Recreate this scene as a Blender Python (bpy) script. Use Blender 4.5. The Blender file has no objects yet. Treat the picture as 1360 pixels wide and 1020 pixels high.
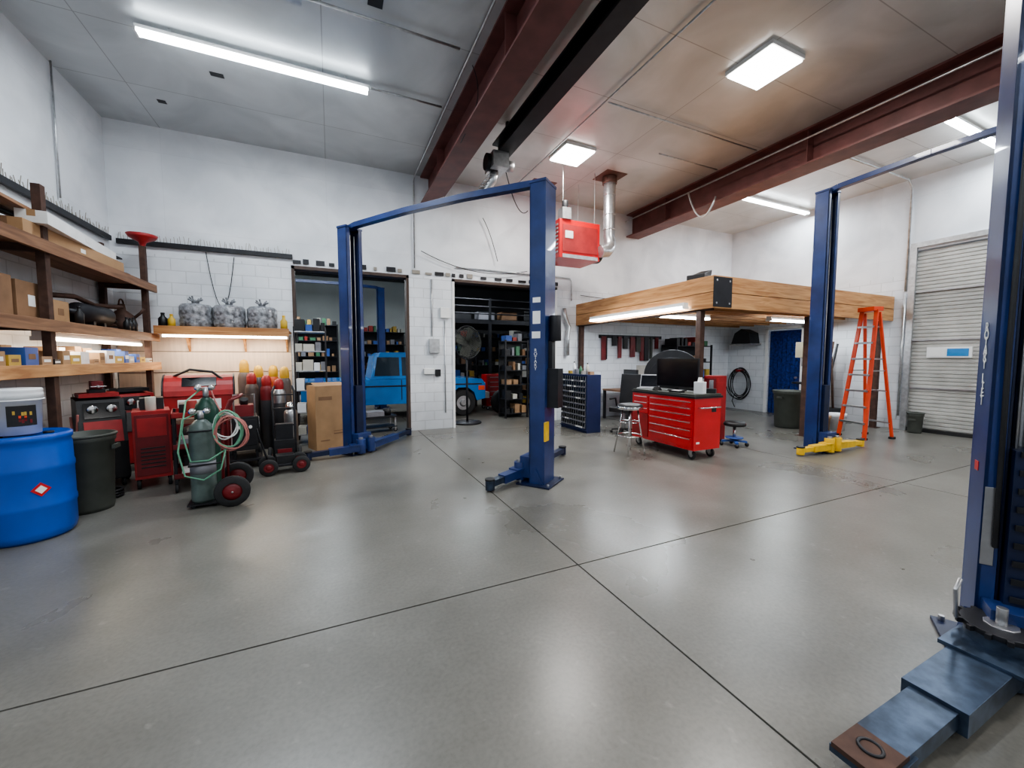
import bpy, math, random
from mathutils import Vector, Matrix, Euler
random.seed(7)
SC = bpy.context.scene
COL = SC.collection
CEIL = 5.28
XL, XR, YB, YF = -3.15, 11.2, 8.5, -6.0

# ------------------------------------------------------------------ materials
def nt(name):
    m = bpy.data.materials.new(name); m.use_nodes = True
    t = m.node_tree; p = t.nodes['Principled BSDF']
    return m, t, p
def M(name, col, rough=.5, metal=0., var=.12, scale=6., bump=0., emit=0., alpha=1., coat=0., stretch=None):
    m, t, p = nt(name)
    tc = t.nodes.new('ShaderNodeTexCoord'); mp = t.nodes.new('ShaderNodeMapping')
    t.links.new(tc.outputs['Object'], mp.inputs['Vector'])
    if stretch: mp.inputs['Scale'].default_value = stretch
    n = t.nodes.new('ShaderNodeTexNoise'); n.inputs['Scale'].default_value = scale
    n.inputs['Detail'].default_value = 5
    t.links.new(mp.outputs['Vector'], n.inputs['Vector'])
    r = t.nodes.new('ShaderNodeValToRGB')
    r.color_ramp.elements[0].position = .3; r.color_ramp.elements[1].position = .7
    c = Vector(col)
    lo = c*(1-var); hi = c*(1+var*.7)
    r.color_ramp.elements[0].color = (*lo, 1)
    r.color_ramp.elements[1].color = (min(1,hi[0]), min(1,hi[1]), min(1,hi[2]), 1)
    t.links.new(n.outputs['Fac'], r.inputs['Fac'])
    t.links.new(r.outputs['Color'], p.inputs['Base Color'])
    p.inputs['Roughness'].default_value = rough; p.inputs['Metallic'].default_value = metal
    p.inputs['Coat Weight'].default_value = coat
    if alpha < 1: p.inputs['Alpha'].default_value = alpha
    if emit:
        p.inputs['Emission Color'].default_value = (*col, 1); p.inputs['Emission Strength'].default_value = emit
    if bump:
        b = t.nodes.new('ShaderNodeBump'); b.inputs['Strength'].default_value = bump; b.inputs['Distance'].default_value = .02
        t.links.new(n.outputs['Fac'], b.inputs['Height']); t.links.new(b.outputs['Normal'], p.inputs['Normal'])
    return m

def M_floor():
    m, t, p = nt('polished_concrete'); N = t.nodes.new; L = t.links.new
    tc = N('ShaderNodeTexCoord')
    def noise(s, d=6, dist=0):
        n = N('ShaderNodeTexNoise'); n.inputs['Scale'].default_value = s; n.inputs['Detail'].default_value = d
        n.inputs['Distortion'].default_value = dist
        L(tc.outputs['Object'], n.inputs['Vector']); return n
    n1 = noise(.5, 7, .5); n2 = noise(2.6, 9, .1); n3 = noise(45, 4)
    r1 = N('ShaderNodeValToRGB'); e = r1.color_ramp.elements
    e[0].position = .22; e[0].color = (.122, .116, .101, 1); e[1].position = .78; e[1].color = (.205, .199, .181, 1)
    L(n1.outputs['Fac'], r1.inputs['Fac'])
    r2 = N('ShaderNodeValToRGB'); e = r2.color_ramp.elements
    e[0].position = .2; e[0].color = (.82, .815, .80, 1); e[1].position = .8; e[1].color = (1.1, 1.1, 1.1, 1)
    L(n2.outputs['Fac'], r2.inputs['Fac'])
    mx = N('ShaderNodeMixRGB'); mx.blend_type = 'MULTIPLY'; mx.inputs[0].default_value = 1
    L(r1.outputs[0], mx.inputs[1]); L(r2.outputs[0], mx.inputs[2])
    r3 = N('ShaderNodeValToRGB'); e = r3.color_ramp.elements
    e[0].position = .3; e[0].color = (.84, .84, .84, 1); e[1].position = .6; e[1].color = (1, 1, 1, 1)
    L(n3.outputs['Fac'], r3.inputs['Fac'])
    mx2 = N('ShaderNodeMixRGB'); mx2.blend_type = 'MULTIPLY'; mx2.inputs[0].default_value = 1
    L(mx.outputs[0], mx2.inputs[1]); L(r3.outputs[0], mx2.inputs[2])
    n4 = noise(14, 12, .4); r4 = N('ShaderNodeValToRGB'); e = r4.color_ramp.elements
    e[0].position = .64; e[0].color = (0, 0, 0, 1); e[1].position = .78; e[1].color = (.3, .3, .3, 1)
    L(n4.outputs['Fac'], r4.inputs['Fac'])
    mx3 = N('ShaderNodeMixRGB'); L(r4.outputs[0], mx3.inputs[0]); L(mx2.outputs[0], mx3.inputs[1])
    mx3.inputs[2].default_value = (.32, .31, .28, 1)
    L(mx3.outputs[0], p.inputs['Base Color'])
    mr = N('ShaderNodeMapRange'); mr.inputs['From Min'].default_value = .25; mr.inputs['From Max'].default_value = .75
    mr.inputs['To Min'].default_value = .24; mr.inputs['To Max'].default_value = .36
    L(n1.outputs['Fac'], mr.inputs['Value']); L(mr.outputs[0], p.inputs['Roughness'])
    p.inputs['Specular IOR Level'].default_value = .52
    b = N('ShaderNodeBump'); b.inputs['Strength'].default_value = .03; b.inputs['Distance'].default_value = .01
    L(n2.outputs['Fac'], b.inputs['Height']); L(b.outputs[0], p.inputs['Normal'])
    return m

def M_wall(name, axis, col, block=True, bw=.4, bh=.2, dark=.78):
    m, t, p = nt(name); N = t.nodes.new; L = t.links.new
    tc = N('ShaderNodeTexCoord'); s = N('ShaderNodeSeparateXYZ'); c = N('ShaderNodeCombineXYZ')
    L(tc.outputs['Object'], s.inputs[0]); L(s.outputs[axis], c.inputs[0]); L(s.outputs[2], c.inputs[1])
    br = N('ShaderNodeTexBrick'); L(c.outputs[0], br.inputs['Vector'])
    br.inputs['Scale'].default_value = 1; br.inputs['Brick Width'].default_value = bw; br.inputs['Row Height'].default_value = bh
    br.inputs['Mortar Size'].default_value = .009 if block else .004; br.inputs['Mortar Smooth'].default_value = .3
    br.inputs['Color1'].default_value = (1, 1, 1, 1); br.inputs['Color2'].default_value = (.95, .95, .95, 1)
    br.inputs['Mortar'].default_value = (dark, dark, dark, 1)
    if not block: br.offset = 0
    n = N('ShaderNodeTexNoise'); n.inputs['Scale'].default_value = 1.3; n.inputs['Detail'].default_value = 10
    n.inputs['Distortion'].default_value = .5
    L(tc.outputs['Object'], n.inputs['Vector'])
    r = N('ShaderNodeValToRGB'); e = r.color_ramp.elements
    e[0].position = .3; e[0].color = (col[0]*.80, col[1]*.81, col[2]*.82, 1); e[1].position = .6; e[1].color = (*col, 1)
    L(n.outputs['Fac'], r.inputs['Fac'])
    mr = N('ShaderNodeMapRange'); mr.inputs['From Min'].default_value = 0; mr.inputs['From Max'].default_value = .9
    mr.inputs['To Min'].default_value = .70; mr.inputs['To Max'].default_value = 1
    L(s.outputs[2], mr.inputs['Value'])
    mx = N('ShaderNodeMixRGB'); mx.blend_type = 'MULTIPLY'; mx.inputs[0].default_value = 1
    L(r.outputs[0], mx.inputs[1]); L(br.outputs['Color'], mx.inputs[2])
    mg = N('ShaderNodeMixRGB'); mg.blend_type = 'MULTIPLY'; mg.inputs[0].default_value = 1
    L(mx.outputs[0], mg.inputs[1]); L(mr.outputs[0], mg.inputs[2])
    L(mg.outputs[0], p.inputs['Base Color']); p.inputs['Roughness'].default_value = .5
    b = N('ShaderNodeBump'); b.inputs['Strength'].default_value = .7; b.inputs['Distance'].default_value = .01
    L(br.outputs['Color'], b.inputs['Height']); L(b.outputs[0], p.inputs['Normal'])
    return m

def M_ceiling(name, c1, c2, rough):
    m, t, p = nt(name); N = t.nodes.new; L = t.links.new
    tc = N('ShaderNodeTexCoord')
    br = N('ShaderNodeTexBrick'); L(tc.outputs['Object'], br.inputs['Vector'])
    br.inputs['Scale'].default_value = 1; br.inputs['Brick Width'].default_value = 2.44; br.inputs['Row Height'].default_value = 1.22
    br.inputs['Mortar Size'].default_value = .006; br.offset = 0
    br.inputs['Color1'].default_value = (1, 1, 1, 1); br.inputs['Color2'].default_value = (.95, .95, .95, 1)
    br.inputs['Mortar'].default_value = (.6, .59, .58, 1)
    n = N('ShaderNodeTexNoise'); n.inputs['Scale'].default_value = .9; n.inputs['Detail'].default_value = 9; n.inputs['Distortion'].default_value = .8
    L(tc.outputs['Object'], n.inputs['Vector'])
    r = N('ShaderNodeValToRGB'); e = r.color_ramp.elements
    e[0].position = .33; e[0].color = (*c1, 1); e[1].position = .66; e[1].color = (*c2, 1)
    L(n.outputs['Fac'], r.inputs['Fac'])
    mx = N('ShaderNodeMixRGB'); mx.blend_type = 'MULTIPLY'; mx.inputs[0].default_value = 1
    L(r.outputs[0], mx.inputs[1]); L(br.outputs['Color'], mx.inputs[2]); L(mx.outputs[0], p.inputs['Base Color'])
    p.inputs['Roughness'].default_value = rough; p.inputs['Metallic'].default_value = .25
    b = N('ShaderNodeBump'); b.inputs['Strength'].default_value = .3; b.inputs['Distance'].default_value = .02
    L(n.outputs['Fac'], b.inputs['Height']); L(b.outputs[0], p.inputs['Normal'])
    return m

def M_wood(name, c1, c2, stretch=(1.2, 14, 14), rough=.55):
    m, t, p = nt(name); N = t.nodes.new; L = t.links.new
    tc = N('ShaderNodeTexCoord'); mp = N('ShaderNodeMapping'); mp.inputs['Scale'].default_value = stretch
    L(tc.outputs['Object'], mp.inputs[0])
    n = N('ShaderNodeTexNoise'); n.inputs['Scale'].default_value = 1.4; n.inputs['Detail'].default_value = 8; n.inputs['Distortion'].default_value = .8
    L(mp.outputs[0], n.inputs['Vector'])
    r = N('ShaderNodeValToRGB'); e = r.color_ramp.elements
    e[0].position = .33; e[0].color = (*c1, 1); e[1].position = .66; e[1].color = (*c2, 1)
    L(n.outputs['Fac'], r.inputs['Fac']); L(r.outputs[0], p.inputs['Base Color'])
    p.inputs['Roughness'].default_value = rough
    return m

floor_m = M_floor()
WC = (.79, .81, .84)
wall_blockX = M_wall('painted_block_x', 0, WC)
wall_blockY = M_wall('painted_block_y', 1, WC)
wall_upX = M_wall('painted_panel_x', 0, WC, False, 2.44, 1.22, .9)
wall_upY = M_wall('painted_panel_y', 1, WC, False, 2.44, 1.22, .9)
ceil_a = M_ceiling('foil_panel_cool', (.48, .50, .51), (.64, .66, .67), .36)
ceil_b = M_ceiling('foil_panel_warm', (.50, .50, .48), (.66, .655, .64), .34)
beam_m = M('red_oxide_steel', (.165, .062, .056), .5, .05, .25, 4)
black_steel = M('black_steel', (.02, .02, .024), .45, .3, .3, 5)
lift_blue = M('lift_blue_paint', (.018, .040, .145), .35, 0, .25, 5, coat=.25)
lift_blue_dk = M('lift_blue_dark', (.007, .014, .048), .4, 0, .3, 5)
worn_steel = M('worn_blue_steel', (.06, .085, .13), .38, .7, .5, 12)
steel = M('steel', (.45, .45, .46), .35, .9, .15, 10)
galv = M('galvanised', (.55, .56, .57), .33, .85, .2, 14)
chrome = M('chrome', (.75, .75, .76), .12, 1, .05)
white_p = M('white_paint', (.78, .78, .77), .45, 0, .06)
white_pl = M('white_plastic', (.75, .76, .78), .4, 0, .05)
black = M('black_plastic', (.014, .014, .016), .45, 0, .3)
rubber = M('rubber', (.018, .018, .019), .75, 0, .3)
screen = M('dark_screen', (.006, .007, .010), .12, 0, .1)
red = M('red_enamel', (.58, .014, .016), .28, 0, .1, 3, coat=.4)
red2 = M('red_faded', (.34, .022, .022), .45, 0, .25, 6)
dkred = M('dark_red', (.16, .012, .015), .45, 0, .25, 6)
orange = M('orange_fibreglass', (.72, .075, .025), .4, 0, .1)
yellow = M('safety_yellow', (.75, .46, .03), .45, 0, .18, 9)
capyel = M('yellow_cap', (.50, .29, .03), .5, 0, .2, 9)
green_c = M('oxygen_green', (.010, .055, .035), .4, 0, .25, 6)
greygreen = M('grey_green', (.085, .115, .105), .4, 0, .35, 7)
hosegreen = M('green_hose', (.14, .34, .22), .45, 0, .1)
hosered = M('pink_hose', (.45, .17, .15), .45, 0, .1)
greycan = M('grey_green_plastic', (.06, .065, .055), .55, 0, .2)
blue_drum = M('blue_plastic', (.006, .078, .42), .38, 0, .15, 3, coat=.1)
cab_blue = M('cabinet_navy', (.014, .022, .075), .4, 0, .15)
card = M('cardboard', (.38, .23, .12), .75, 0, .12, 5)
card2 = M('cardboard_dark', (.23, .13, .07), .75, 0, .2, 5)
wood = M_wood('pine_board', (.34, .15, .055), (.58, .32, .14))
woodY = M_wood('pine_board_y', (.34, .15, .055), (.58, .32, .14), (14, 1.2, 14))
wood_dk = M_wood('shelf_wood', (.15, .07, .035), (.30, .16, .085), (14, 1.2, 14))
osb = M('beige_panelling', (.60, .48, .38), .6, 0, .1, 2, stretch=(12, 1, 1))
rust = M('rusty_post', (.085, .045, .033), .7, .3, .35, 12)
brownframe = M('brown_frame', (.07, .045, .035), .6, .1, .2)
tan = M('tan_bristle', (.30, .27, .23), .7)
wrap = M('plastic_wrap', (.24, .25, .27), .2, 0, .8, 16, bump=1.0, coat=.8)
tube_e = M('lamp_tube', (.86, .94, 1.0), .4, emit=26, var=0)
warm_e = M('warm_lamp_tube', (1.0, .88, .70), .4, emit=12, var=0)
panel_e = M('led_diffuser', (1.0, .98, .95), .4, emit=14, var=0)
door_m = M('rollup_slats', (.47, .465, .44), .5, .1, .15, 3)
truck_blue = M('truck_blue', (.012, .18, .50), .25, 0, .08, 3, coat=.5)
glass = M('dark_glass', (.03, .045, .06), .08, 0, .1)
tarp = M('blue_tarp', (.01, .03, .16), .4, 0, .8, 18, bump=.8)
backwall_m = M('grey_back_wall', (.55, .58, .56), .7, 0, .1, 1)
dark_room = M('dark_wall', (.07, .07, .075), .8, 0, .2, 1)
lightblue = M('light_blue_glass', (.04, .22, .50), .3, 0, .1)
label_y = M('yellow_label', (.60, .40, .05), .5)
lab_w = M('paper_label', (.8, .8, .78), .6, 0, .05)
groove_m = M('joint_filler', (.03, .028, .025), .9)
flash_m = M('brown_flashing', (.17, .09, .07), .6, .2, .2)
bins_c = [M('bin_%d' % i, c, .5) for i, c in enumerate([(.04, .10, .34), (.35, .04, .03), (.5, .48, .42), (.06, .18, .09), (.5, .33, .06), (.2, .2, .22), (.33, .2, .11)])]

# ------------------------------------------------------------------ builder
class B:
    def __init__(s, name):
        s.name = name; s.v = []; s.f = []; s.m = []; s.s = []; s.mats = []; s.T = Matrix.Identity(4); s.kids = []
    def at(s, x=0, y=0, z=0, rz=0, rx=0, ry=0):
        s.T = Matrix.Translation((x, y, z)) @ Euler((math.radians(rx), math.radians(ry), math.radians(rz)), 'XYZ').to_matrix().to_4x4()
        return s
    def add(s, vs, fs, mat, smooth=False):
        o = len(s.v)
        s.v += [s.T @ Vector(v) for v in vs]
        if mat not in s.mats: s.mats.append(mat)
        k = s.mats.index(mat)
        for i, f in enumerate(fs):
            s.f.append([o + j for j in f]); s.m.append(k)
            s.s.append(smooth if isinstance(smooth, bool) else smooth[i])
    def box(s, c, d, mat, rz=0, ry=0, rx=0):
        R = Euler((math.radians(rx), math.radians(ry), math.radians(rz)), 'XYZ').to_matrix()
        c = Vector(c); vs = []
        for x in (-.5, .5):
            for y in (-.5, .5):
                for z in (-.5, .5): vs.append(c + R @ Vector((x*d[0], y*d[1], z*d[2])))
        s.add(vs, [(0, 1, 3, 2), (4, 6, 7, 5), (0, 4, 5, 1), (2, 3, 7, 6), (0, 2, 6, 4), (1, 5, 7, 3)], mat); return s
    def box2(s, lo, hi, mat):
        return s.box([(a+b)/2 for a, b in zip(lo, hi)], [abs(b-a) for a, b in zip(lo, hi)], mat)
    def _frame(s, d):
        d = d.normalized(); u = Vector((0, 0, 1)) if abs(d.z) < .95 else Vector((1, 0, 0))
        a = d.cross(u).normalized(); return a, a.cross(d).normalized()
    def cyl(s, p, q, r, mat, r2=None, n=18, caps=True):
        p, q = Vector(p), Vector(q); r2 = r if r2 is None else r2
        a, b = s._frame(q-p); vs = []
        for c, rr in ((p, r), (q, r2)):
            for i in range(n):
                t = 2*math.pi*i/n; vs.append(c + a*math.cos(t)*rr + b*math.sin(t)*rr)
        fs = [(i, (i+1) % n, n+(i+1) % n, n+i) for i in range(n)]; sm = [True]*n
        if caps: fs += [tuple(range(n))[::-1], tuple(range(n, 2*n))]; sm += [False]*2
        s.add(vs, fs, mat, sm); return s
    def lathe(s, c, prof, mat, n=22, axis='z'):
        vs = []
        for r, z in prof:
            for i in range(n):
                t = 2*math.pi*i/n; p = (r*math.cos(t), r*math.sin(t), z)
                if axis == 'x': p = (p[2], p[0], p[1])
                if axis == 'y': p = (p[0], p[2], p[1])
                vs.append(Vector(c)+Vector(p))
        fs = []
        for k in range(len(prof)-1):
            for i in range(n): fs.append((k*n+i, k*n+(i+1) % n, (k+1)*n+(i+1) % n, (k+1)*n+i))
        s.add(vs, fs, mat, True); return s
    def tube(s, pts, r, mat, n=8, closed=False):
        pts = [Vector(p) for p in pts]; N = len(pts); vs = []; a = None
        for i, p in enumerate(pts):
            if closed: d = pts[(i+1) % N]-pts[i-1]
            else: d = pts[min(i+1, N-1)]-pts[max(i-1, 0)]
            d.normalize()
            if a is None: a, b = s._frame(d)
            else:
                a = (a - d*a.dot(d)).normalized(); b = a.cross(d)
            for k in range(n):
                t = 2*math.pi*k/n; vs.append(p + a*math.cos(t)*r + b*math.sin(t)*r)
        fs = []
        for i in range(N if closed else N-1):
            j = (i+1) % N
            for k in range(n): fs.append((i*n+k, i*n+(k+1) % n, j*n+(k+1) % n, j*n+k))
        if not closed: fs += [tuple(range(n)), tuple(range((N-1)*n, N*n))]
        s.add(vs, fs, mat, True); return s
    def torus(s, c, R, r, mat, axis='z', n=28, m=10):
        pts = []
        for i in range(n):
            t = 2*math.pi*i/n; x, y = R*math.cos(t), R*math.sin(t)
            p = {'z': (x, y, 0), 'x': (0, x, y), 'y': (x, 0, y)}[axis]; pts.append(Vector(c)+Vector(p))
        return s.tube(pts, r, mat, m, True)
    def bar(s, p, q, w, h, mat):
        p, q = Vector(p), Vector(q); d = (q-p).normalized()
        u = Vector((0, 0, 1)) if abs(d.z) < .97 else Vector((0, 1, 0))
        a = d.cross(u).normalized(); b = a.cross(d)
        vs = [e + a*i*w/2 + b*j*h/2 for e in (p, q) for i, j in ((-1, -1), (1, -1), (1, 1), (-1, 1))]
        s.add(vs, [(3, 2, 1, 0), (4, 5, 6, 7), (0, 1, 5, 4), (1, 2, 6, 5), (2, 3, 7, 6), (3, 0, 4, 7)], mat); return s
    def prism(s, poly, axis, lo, hi, mat):
        def P(a, b, w): return {'x': (w, a, b), 'y': (a, w, b), 'z': (a, b, w)}[axis]
        n = len(poly); vs = [P(a, b, lo) for a, b in poly]+[P(a, b, hi) for a, b in poly]
        s.add(vs, [tuple(range(n))[::-1], tuple(range(n, 2*n))]+[(i, (i+1) % n, n+(i+1) % n, n+i) for i in range(n)], mat); return s
    def sphere(s, c, r, mat, sc=(1, 1, 1), n=16, m=10, noise=0):
        vs = []
        for k in range(m+1):
            ph = math.pi*k/m
            for i in range(n):
                t = 2*math.pi*i/n; rr = r*(1+random.uniform(-noise, noise))
                vs.append(Vector(c)+Vector((math.sin(ph)*math.cos(t)*rr*sc[0], math.sin(ph)*math.sin(t)*rr*sc[1], math.cos(ph)*rr*sc[2])))
        fs = [(k*n+i, k*n+(i+1) % n, (k+1)*n+(i+1) % n, (k+1)*n+i) for k in range(m) for i in range(n)]
        s.add(vs, fs, mat, True); return s
    def done(s, bevel=0, origin=None):
        xs = [v.x for v in s.v]; ys = [v.y for v in s.v]; zs = [v.z for v in s.v]
        o = Vector(origin) if origin is not None else Vector(((min(xs)+max(xs))/2, (min(ys)+max(ys))/2, min(zs)))
        me = bpy.data.meshes.new(s.name)
        me.from_pydata([v-o for v in s.v], [], s.f)
        for m in s.mats: me.materials.append(m)
        for i, p in enumerate(me.polygons): p.material_index = s.m[i]; p.use_smooth = s.s[i]
        me.update()
        import bmesh
        bm = bmesh.new(); bm.from_mesh(me); bmesh.ops.recalc_face_normals(bm, faces=bm.faces[:]); bm.to_mesh(me); bm.free()
        ob = bpy.data.objects.new(s.name, me); COL.objects.link(ob); ob.location = o
        if bevel:
            b = ob.modifiers.new('bevel', 'BEVEL'); b.width = bevel; b.segments = 2; b.limit_method = 'ANGLE'; b.angle_limit = math.radians(50)
        return ob

def area(parent, name, loc, sx, sy, energy, color, rot=(0, 0, 0)):
    l = bpy.data.lights.new(name, 'AREA'); l.shape = 'RECTANGLE'; l.size = sx; l.size_y = sy; l.energy = energy; l.color = color
    o = bpy.data.objects.new(name, l); COL.objects.link(o); o.parent = parent
    o.location = Vector(loc)-parent.location; o.rotation_euler = rot; return o
def text(parent, s, loc, size, rot, mat, spacing=1):
    c = bpy.data.curves.new('lettering', 'FONT'); c.body = s; c.size = size; c.align_x = 'CENTER'; c.space_line = spacing; c.extrude = .001
    o = bpy.data.objects.new('lettering', c); COL.objects.link(o)
    bpy.context.view_layer.update()
    me = bpy.data.meshes.new_from_object(o.evaluated_get(bpy.context.evaluated_depsgraph_get()))
    bpy.data.objects.remove(o)
    me.materials.clear(); me.materials.append(mat)
    o = bpy.data.objects.new('lettering', me); COL.objects.link(o); o.parent = parent
    o.location = Vector(loc)-parent.location; o.rotation_euler = [math.radians(a) for a in rot]
    return o

# ------------------------------------------------------------------ room shell
b = B('floor')
gx = [XL-.2, 1.643, 6.42, XR+.2]; gy = [YF-.2, -2.4, 2.43, 7.9, 18.2]
g = .006
for i in range(3):
    for j in range(4):
        b.box2((gx[i]+(g if i else 0), gy[j]+(g if j else 0), -.1), (gx[i+1]-(g if i < 2 else 0), gy[j+1]-(g if j < 3 else 0), 0), floor_m)
b.box2((XL-.2, YF-.2, -.14), (XR+.2, 18.2, -.1), groove_m)
for x in gx[1:3]: b.box2((x-g, YF-.2, -.1), (x+g, 18.2, -.008), groove_m)
for y in gy[1:4]: b.box2((XL-.2, y-g, -.1), (XR+.2, y+g, -.009), groove_m)
b.done(origin=(0, 0, 0))
b = B('ceiling')
b.box2((XL-.2, YF-.2, CEIL), (1.92, YB+.2, CEIL+.15), ceil_a)
b.box2((1.92, YF-.2, CEIL), (XR+.2, YB+.2, CEIL+.15), ceil_b)
b.done(origin=(0, 0, CEIL))
H1 = 3.3; OH = 3.25
b = B('wall_back')
for x0, x1 in ((XL-.2, -.63), (1.5, 2.42), (5.05, XR+.2)):
    b.box2((x0, YB, 0), (x1, YB+.2, OH), wall_blockX)
b.box2((XL-.2, YB, OH), (XR+.2, YB+.2, CEIL), wall_upX)
b.done(origin=(0, 0, 0))
b = B('wall_left'); b.box2((XL-.2, YF, 0), (XL, YB, H1), wall_blockY); b.box2((XL-.2, YF, H1), (XL, YB, CEIL), wall_upY); b.done(origin=(0, 0, 0))
b = B('wall_right')
D0, D1, DH = .75, 4.27, 3.78
b.box2((XR, YF, 0), (XR+.2, D0, H1), wall_blockY); b.box2((XR, D1, 0), (XR+.2, 6.40, H1), wall_blockY)
b.box2((XR, 6.40, 2.32), (XR+.2, 7.27, H1), wall_blockY); b.box2((XR, 7.27, 0), (XR+.2, YB, H1), wall_blockY)
b.box2((XR, YF, H1), (XR+.2, D0, CEIL), wall_upY); b.box2((XR, D1, H1), (XR+.2, YB, CEIL), wall_upY)
b.box2((XR, D0, DH), (XR+.2, D1, CEIL), wall_upY)
b.done(origin=(0, 0, 0))
b = B('wall_front'); b.box2((XL-.2, YF-.2, 0), (XR+.2, YF, CEIL), wall_upX); b.done(origin=(0, 0, 0))
b = B('wall_far_bay')
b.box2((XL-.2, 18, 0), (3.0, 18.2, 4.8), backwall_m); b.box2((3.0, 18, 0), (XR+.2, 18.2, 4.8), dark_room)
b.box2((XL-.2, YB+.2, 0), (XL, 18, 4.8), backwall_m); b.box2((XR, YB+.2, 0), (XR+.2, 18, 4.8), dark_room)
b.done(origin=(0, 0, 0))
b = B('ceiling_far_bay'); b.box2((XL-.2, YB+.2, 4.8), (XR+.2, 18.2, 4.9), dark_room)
for y in (10.5, 12.5, 14.5, 16.5): b.box2((XL, y, 4.6), (XR, y+.1, 4.8), black_steel)
b.done(origin=(0, 0, 4.8))

b = B('door_1')
n = int((DH-.02)/.076); front = []
for i in range(n):
    z0 = .0+i*.076
    front += [(XR+.05, z0), (XR+.03, z0+.012), (XR+.028, z0+.06), (XR+.05, z0+.072)]
vs = [(p[0], D0+.03, p[1]) for p in front]+[(p[0], D1-.03, p[1]) for p in front]; k = len(front)
b.add(vs, [(i, i+1, k+i+1, k+i) for i in range(k-1)], door_m)
b.box2((XR+.06, D0+.03, 0), (XR+.09, D1-.03, DH-.02), door_m)
b.box2((XR-.01, 3.34, 1.55), (XR+.04, 3.98, 1.76), white_p); b.box2((XR-.016, 3.38, 1.58), (XR-.01, 3.68, 1.73), lightblue); b.box2((XR-.016, 3.70, 1.58), (XR-.01, 3.94, 1.73), lab_w)
b.box2((XR-.02, D0+.03, 0), (XR+.05, D1-.03, .07), rubber)
for zz in (.9, 1.9, 2.9): b.box2((XR+.0, D0+.03, zz), (XR+.04, D1-.03, zz+.03), steel)
b.done()
b = B('trim_1')
for y in (D0, D1): b.box2((XR-.05, y-.05, 0), (XR, y+.05, DH+.05), brownframe if y < 1 else galv)
b.box2((XR-.05, D0-.05, DH+.05), (XR, D1+.05, DH+.15), galv)
b.done()
b = B('trim_2')
for x0, x1 in ((-.63, 1.5), (2.42, 5.05)):
    for x in (x0, x1):
        sgn = 1 if x == x0 else -1
        b.box2((x, YB-.02, 0), (x+sgn*.05, YB+.22, OH), brownframe if x == -.63 or x == 1.5 else white_p)
    b.box2((x0, YB-.02, OH-.06), (x1, YB+.22, OH), brownframe)
b.done()
b = B('door_2')
b.box2((XR+.05, 6.43, 0), (XR+.09, 7.24, 2.29), tarp)
for i in range(7): b.box2((XR+.035, 6.45+i*.115, .02), (XR+.05, 6.45+i*.115+.1, 2.27), tarp)
b.cyl((XR+.0, 6.52, 1.02), (XR+.05, 6.52, 1.02), .03, steel)
b.done()
b = B('trim_3')
b.box2((XR-.02, 6.33, 0), (XR+.02, 6.40, 2.39), white_p); b.box2((XR-.02, 7.27, 0), (XR+.02, 7.34, 2.39), white_p); b.box2((XR-.02, 6.33, 2.32), (XR+.02, 7.34, 2.39), white_p)
b.done()

# ------------------------------------------------------------------ beams
def ibeam(name, x, w, z0, y0, y1, mat):
    b = B(name)
    b.box2((x-w/2, y0, z0), (x+w/2, y1, z0+.03), mat)
    b.box2((x-w/2, y0, CEIL-.03), (x+w/2, y1, CEIL), mat)
    b.box2((x-.012, y0, z0+.03), (x+.012, y1, CEIL-.03), mat)
    y = y0+1.0
    while y < y1:
        b.box2((x-w/2+.03, y, z0+.03), (x+w/2-.03, y+.012, CEIL-.03), mat); y += 3.05
    return b.done()
ibeam('roof_beam', 1.95, .36, 4.72, YF, YB, beam_m)
ibeam('roof_beam', 7.35, .42, 4.70, YF, YB, beam_m)
b = B('overhead_rail')
x = 2.66
b.box2((x-.12, YF+1, 4.86), (x+.12, 6.4, 4.89), black_steel); b.box2((x-.12, YF+1, 5.07), (x+.12, 6.4, 5.10), black_steel); b.box2((x-.02, YF+1, 4.89), (x+.02, 6.4, 5.07), black_steel)
b.tube([(x+.16, YF+1, 4.98), (x+.16, 6.2, 4.98)], .03, black, 8)
for y in (-3, 0, 3, 6.0): b.box2((x-.03, y, 5.10), (x+.03, y+.06, CEIL), black_steel)
b.box2((x-.22, 6.1, 4.62), (x+.05, 6.5, 4.86), galv)
b.cyl((x-.28, 6.3, 4.74), (x-.08, 6.3, 4.74), .13, black_steel); b.cyl((x+.05, 6.3, 4.74), (x+.2, 6.3, 4.74), .09, steel)
b.tube([(x-.1, 6.35, 4.66), (x-.12, 6.4, 4.5), (x-.22, 6.5, 4.36), (x-.36, 6.55, 4.28)], .07, galv, 12)
for k in range(8): b.torus((x-.11-.03*k, 6.36+.025*k, 4.62-.045*k), .07, .008, steel, n=14, m=5)
b.done()

def sag(p, q, s, n=14):
    p, q = Vector(p), Vector(q); return [p.lerp(q, i/n)-Vector((0, 0, s*4*(i/n)*(1-i/n))) for i in range(n+1)]
def conduit(pts, r=.014, mat=galv, name='electrical_conduit', n=8):
    b = B(name); b.tube(pts, r, mat, n); return b.done()
zc = CEIL-.05
conduit([(XL+.02, 4.82, zc), (-.31, 4.82, zc)]); conduit([(-.17, 4.82, zc), (1.5, 4.82, zc)]); conduit([(.6, 6.0, zc), (1.58, 6.0, zc)])
conduit([(1.64, YF, zc), (1.64, 8.3, zc), (1.62, 8.45, zc-.08), (1.62, 8.47, 3.4)])
conduit([(2.3, YF+.5, zc), (2.3, 8.3, zc)], .012)
conduit([(7.02, YF, 5.05), (7.02, 8.4, 5.05)], .016)
conduit([(3.7, 3.1, zc), (3.7, 8.2, zc)], .012)
conduit([(7.6, 4.36, zc), (11.0, 4.36, zc), (11.15, 4.36, zc-.15), (11.15, 4.36, 2.95)], .022); conduit([(11.15, 4.36, 2.9), (11.15, 4.36, .3)], .022)
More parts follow.
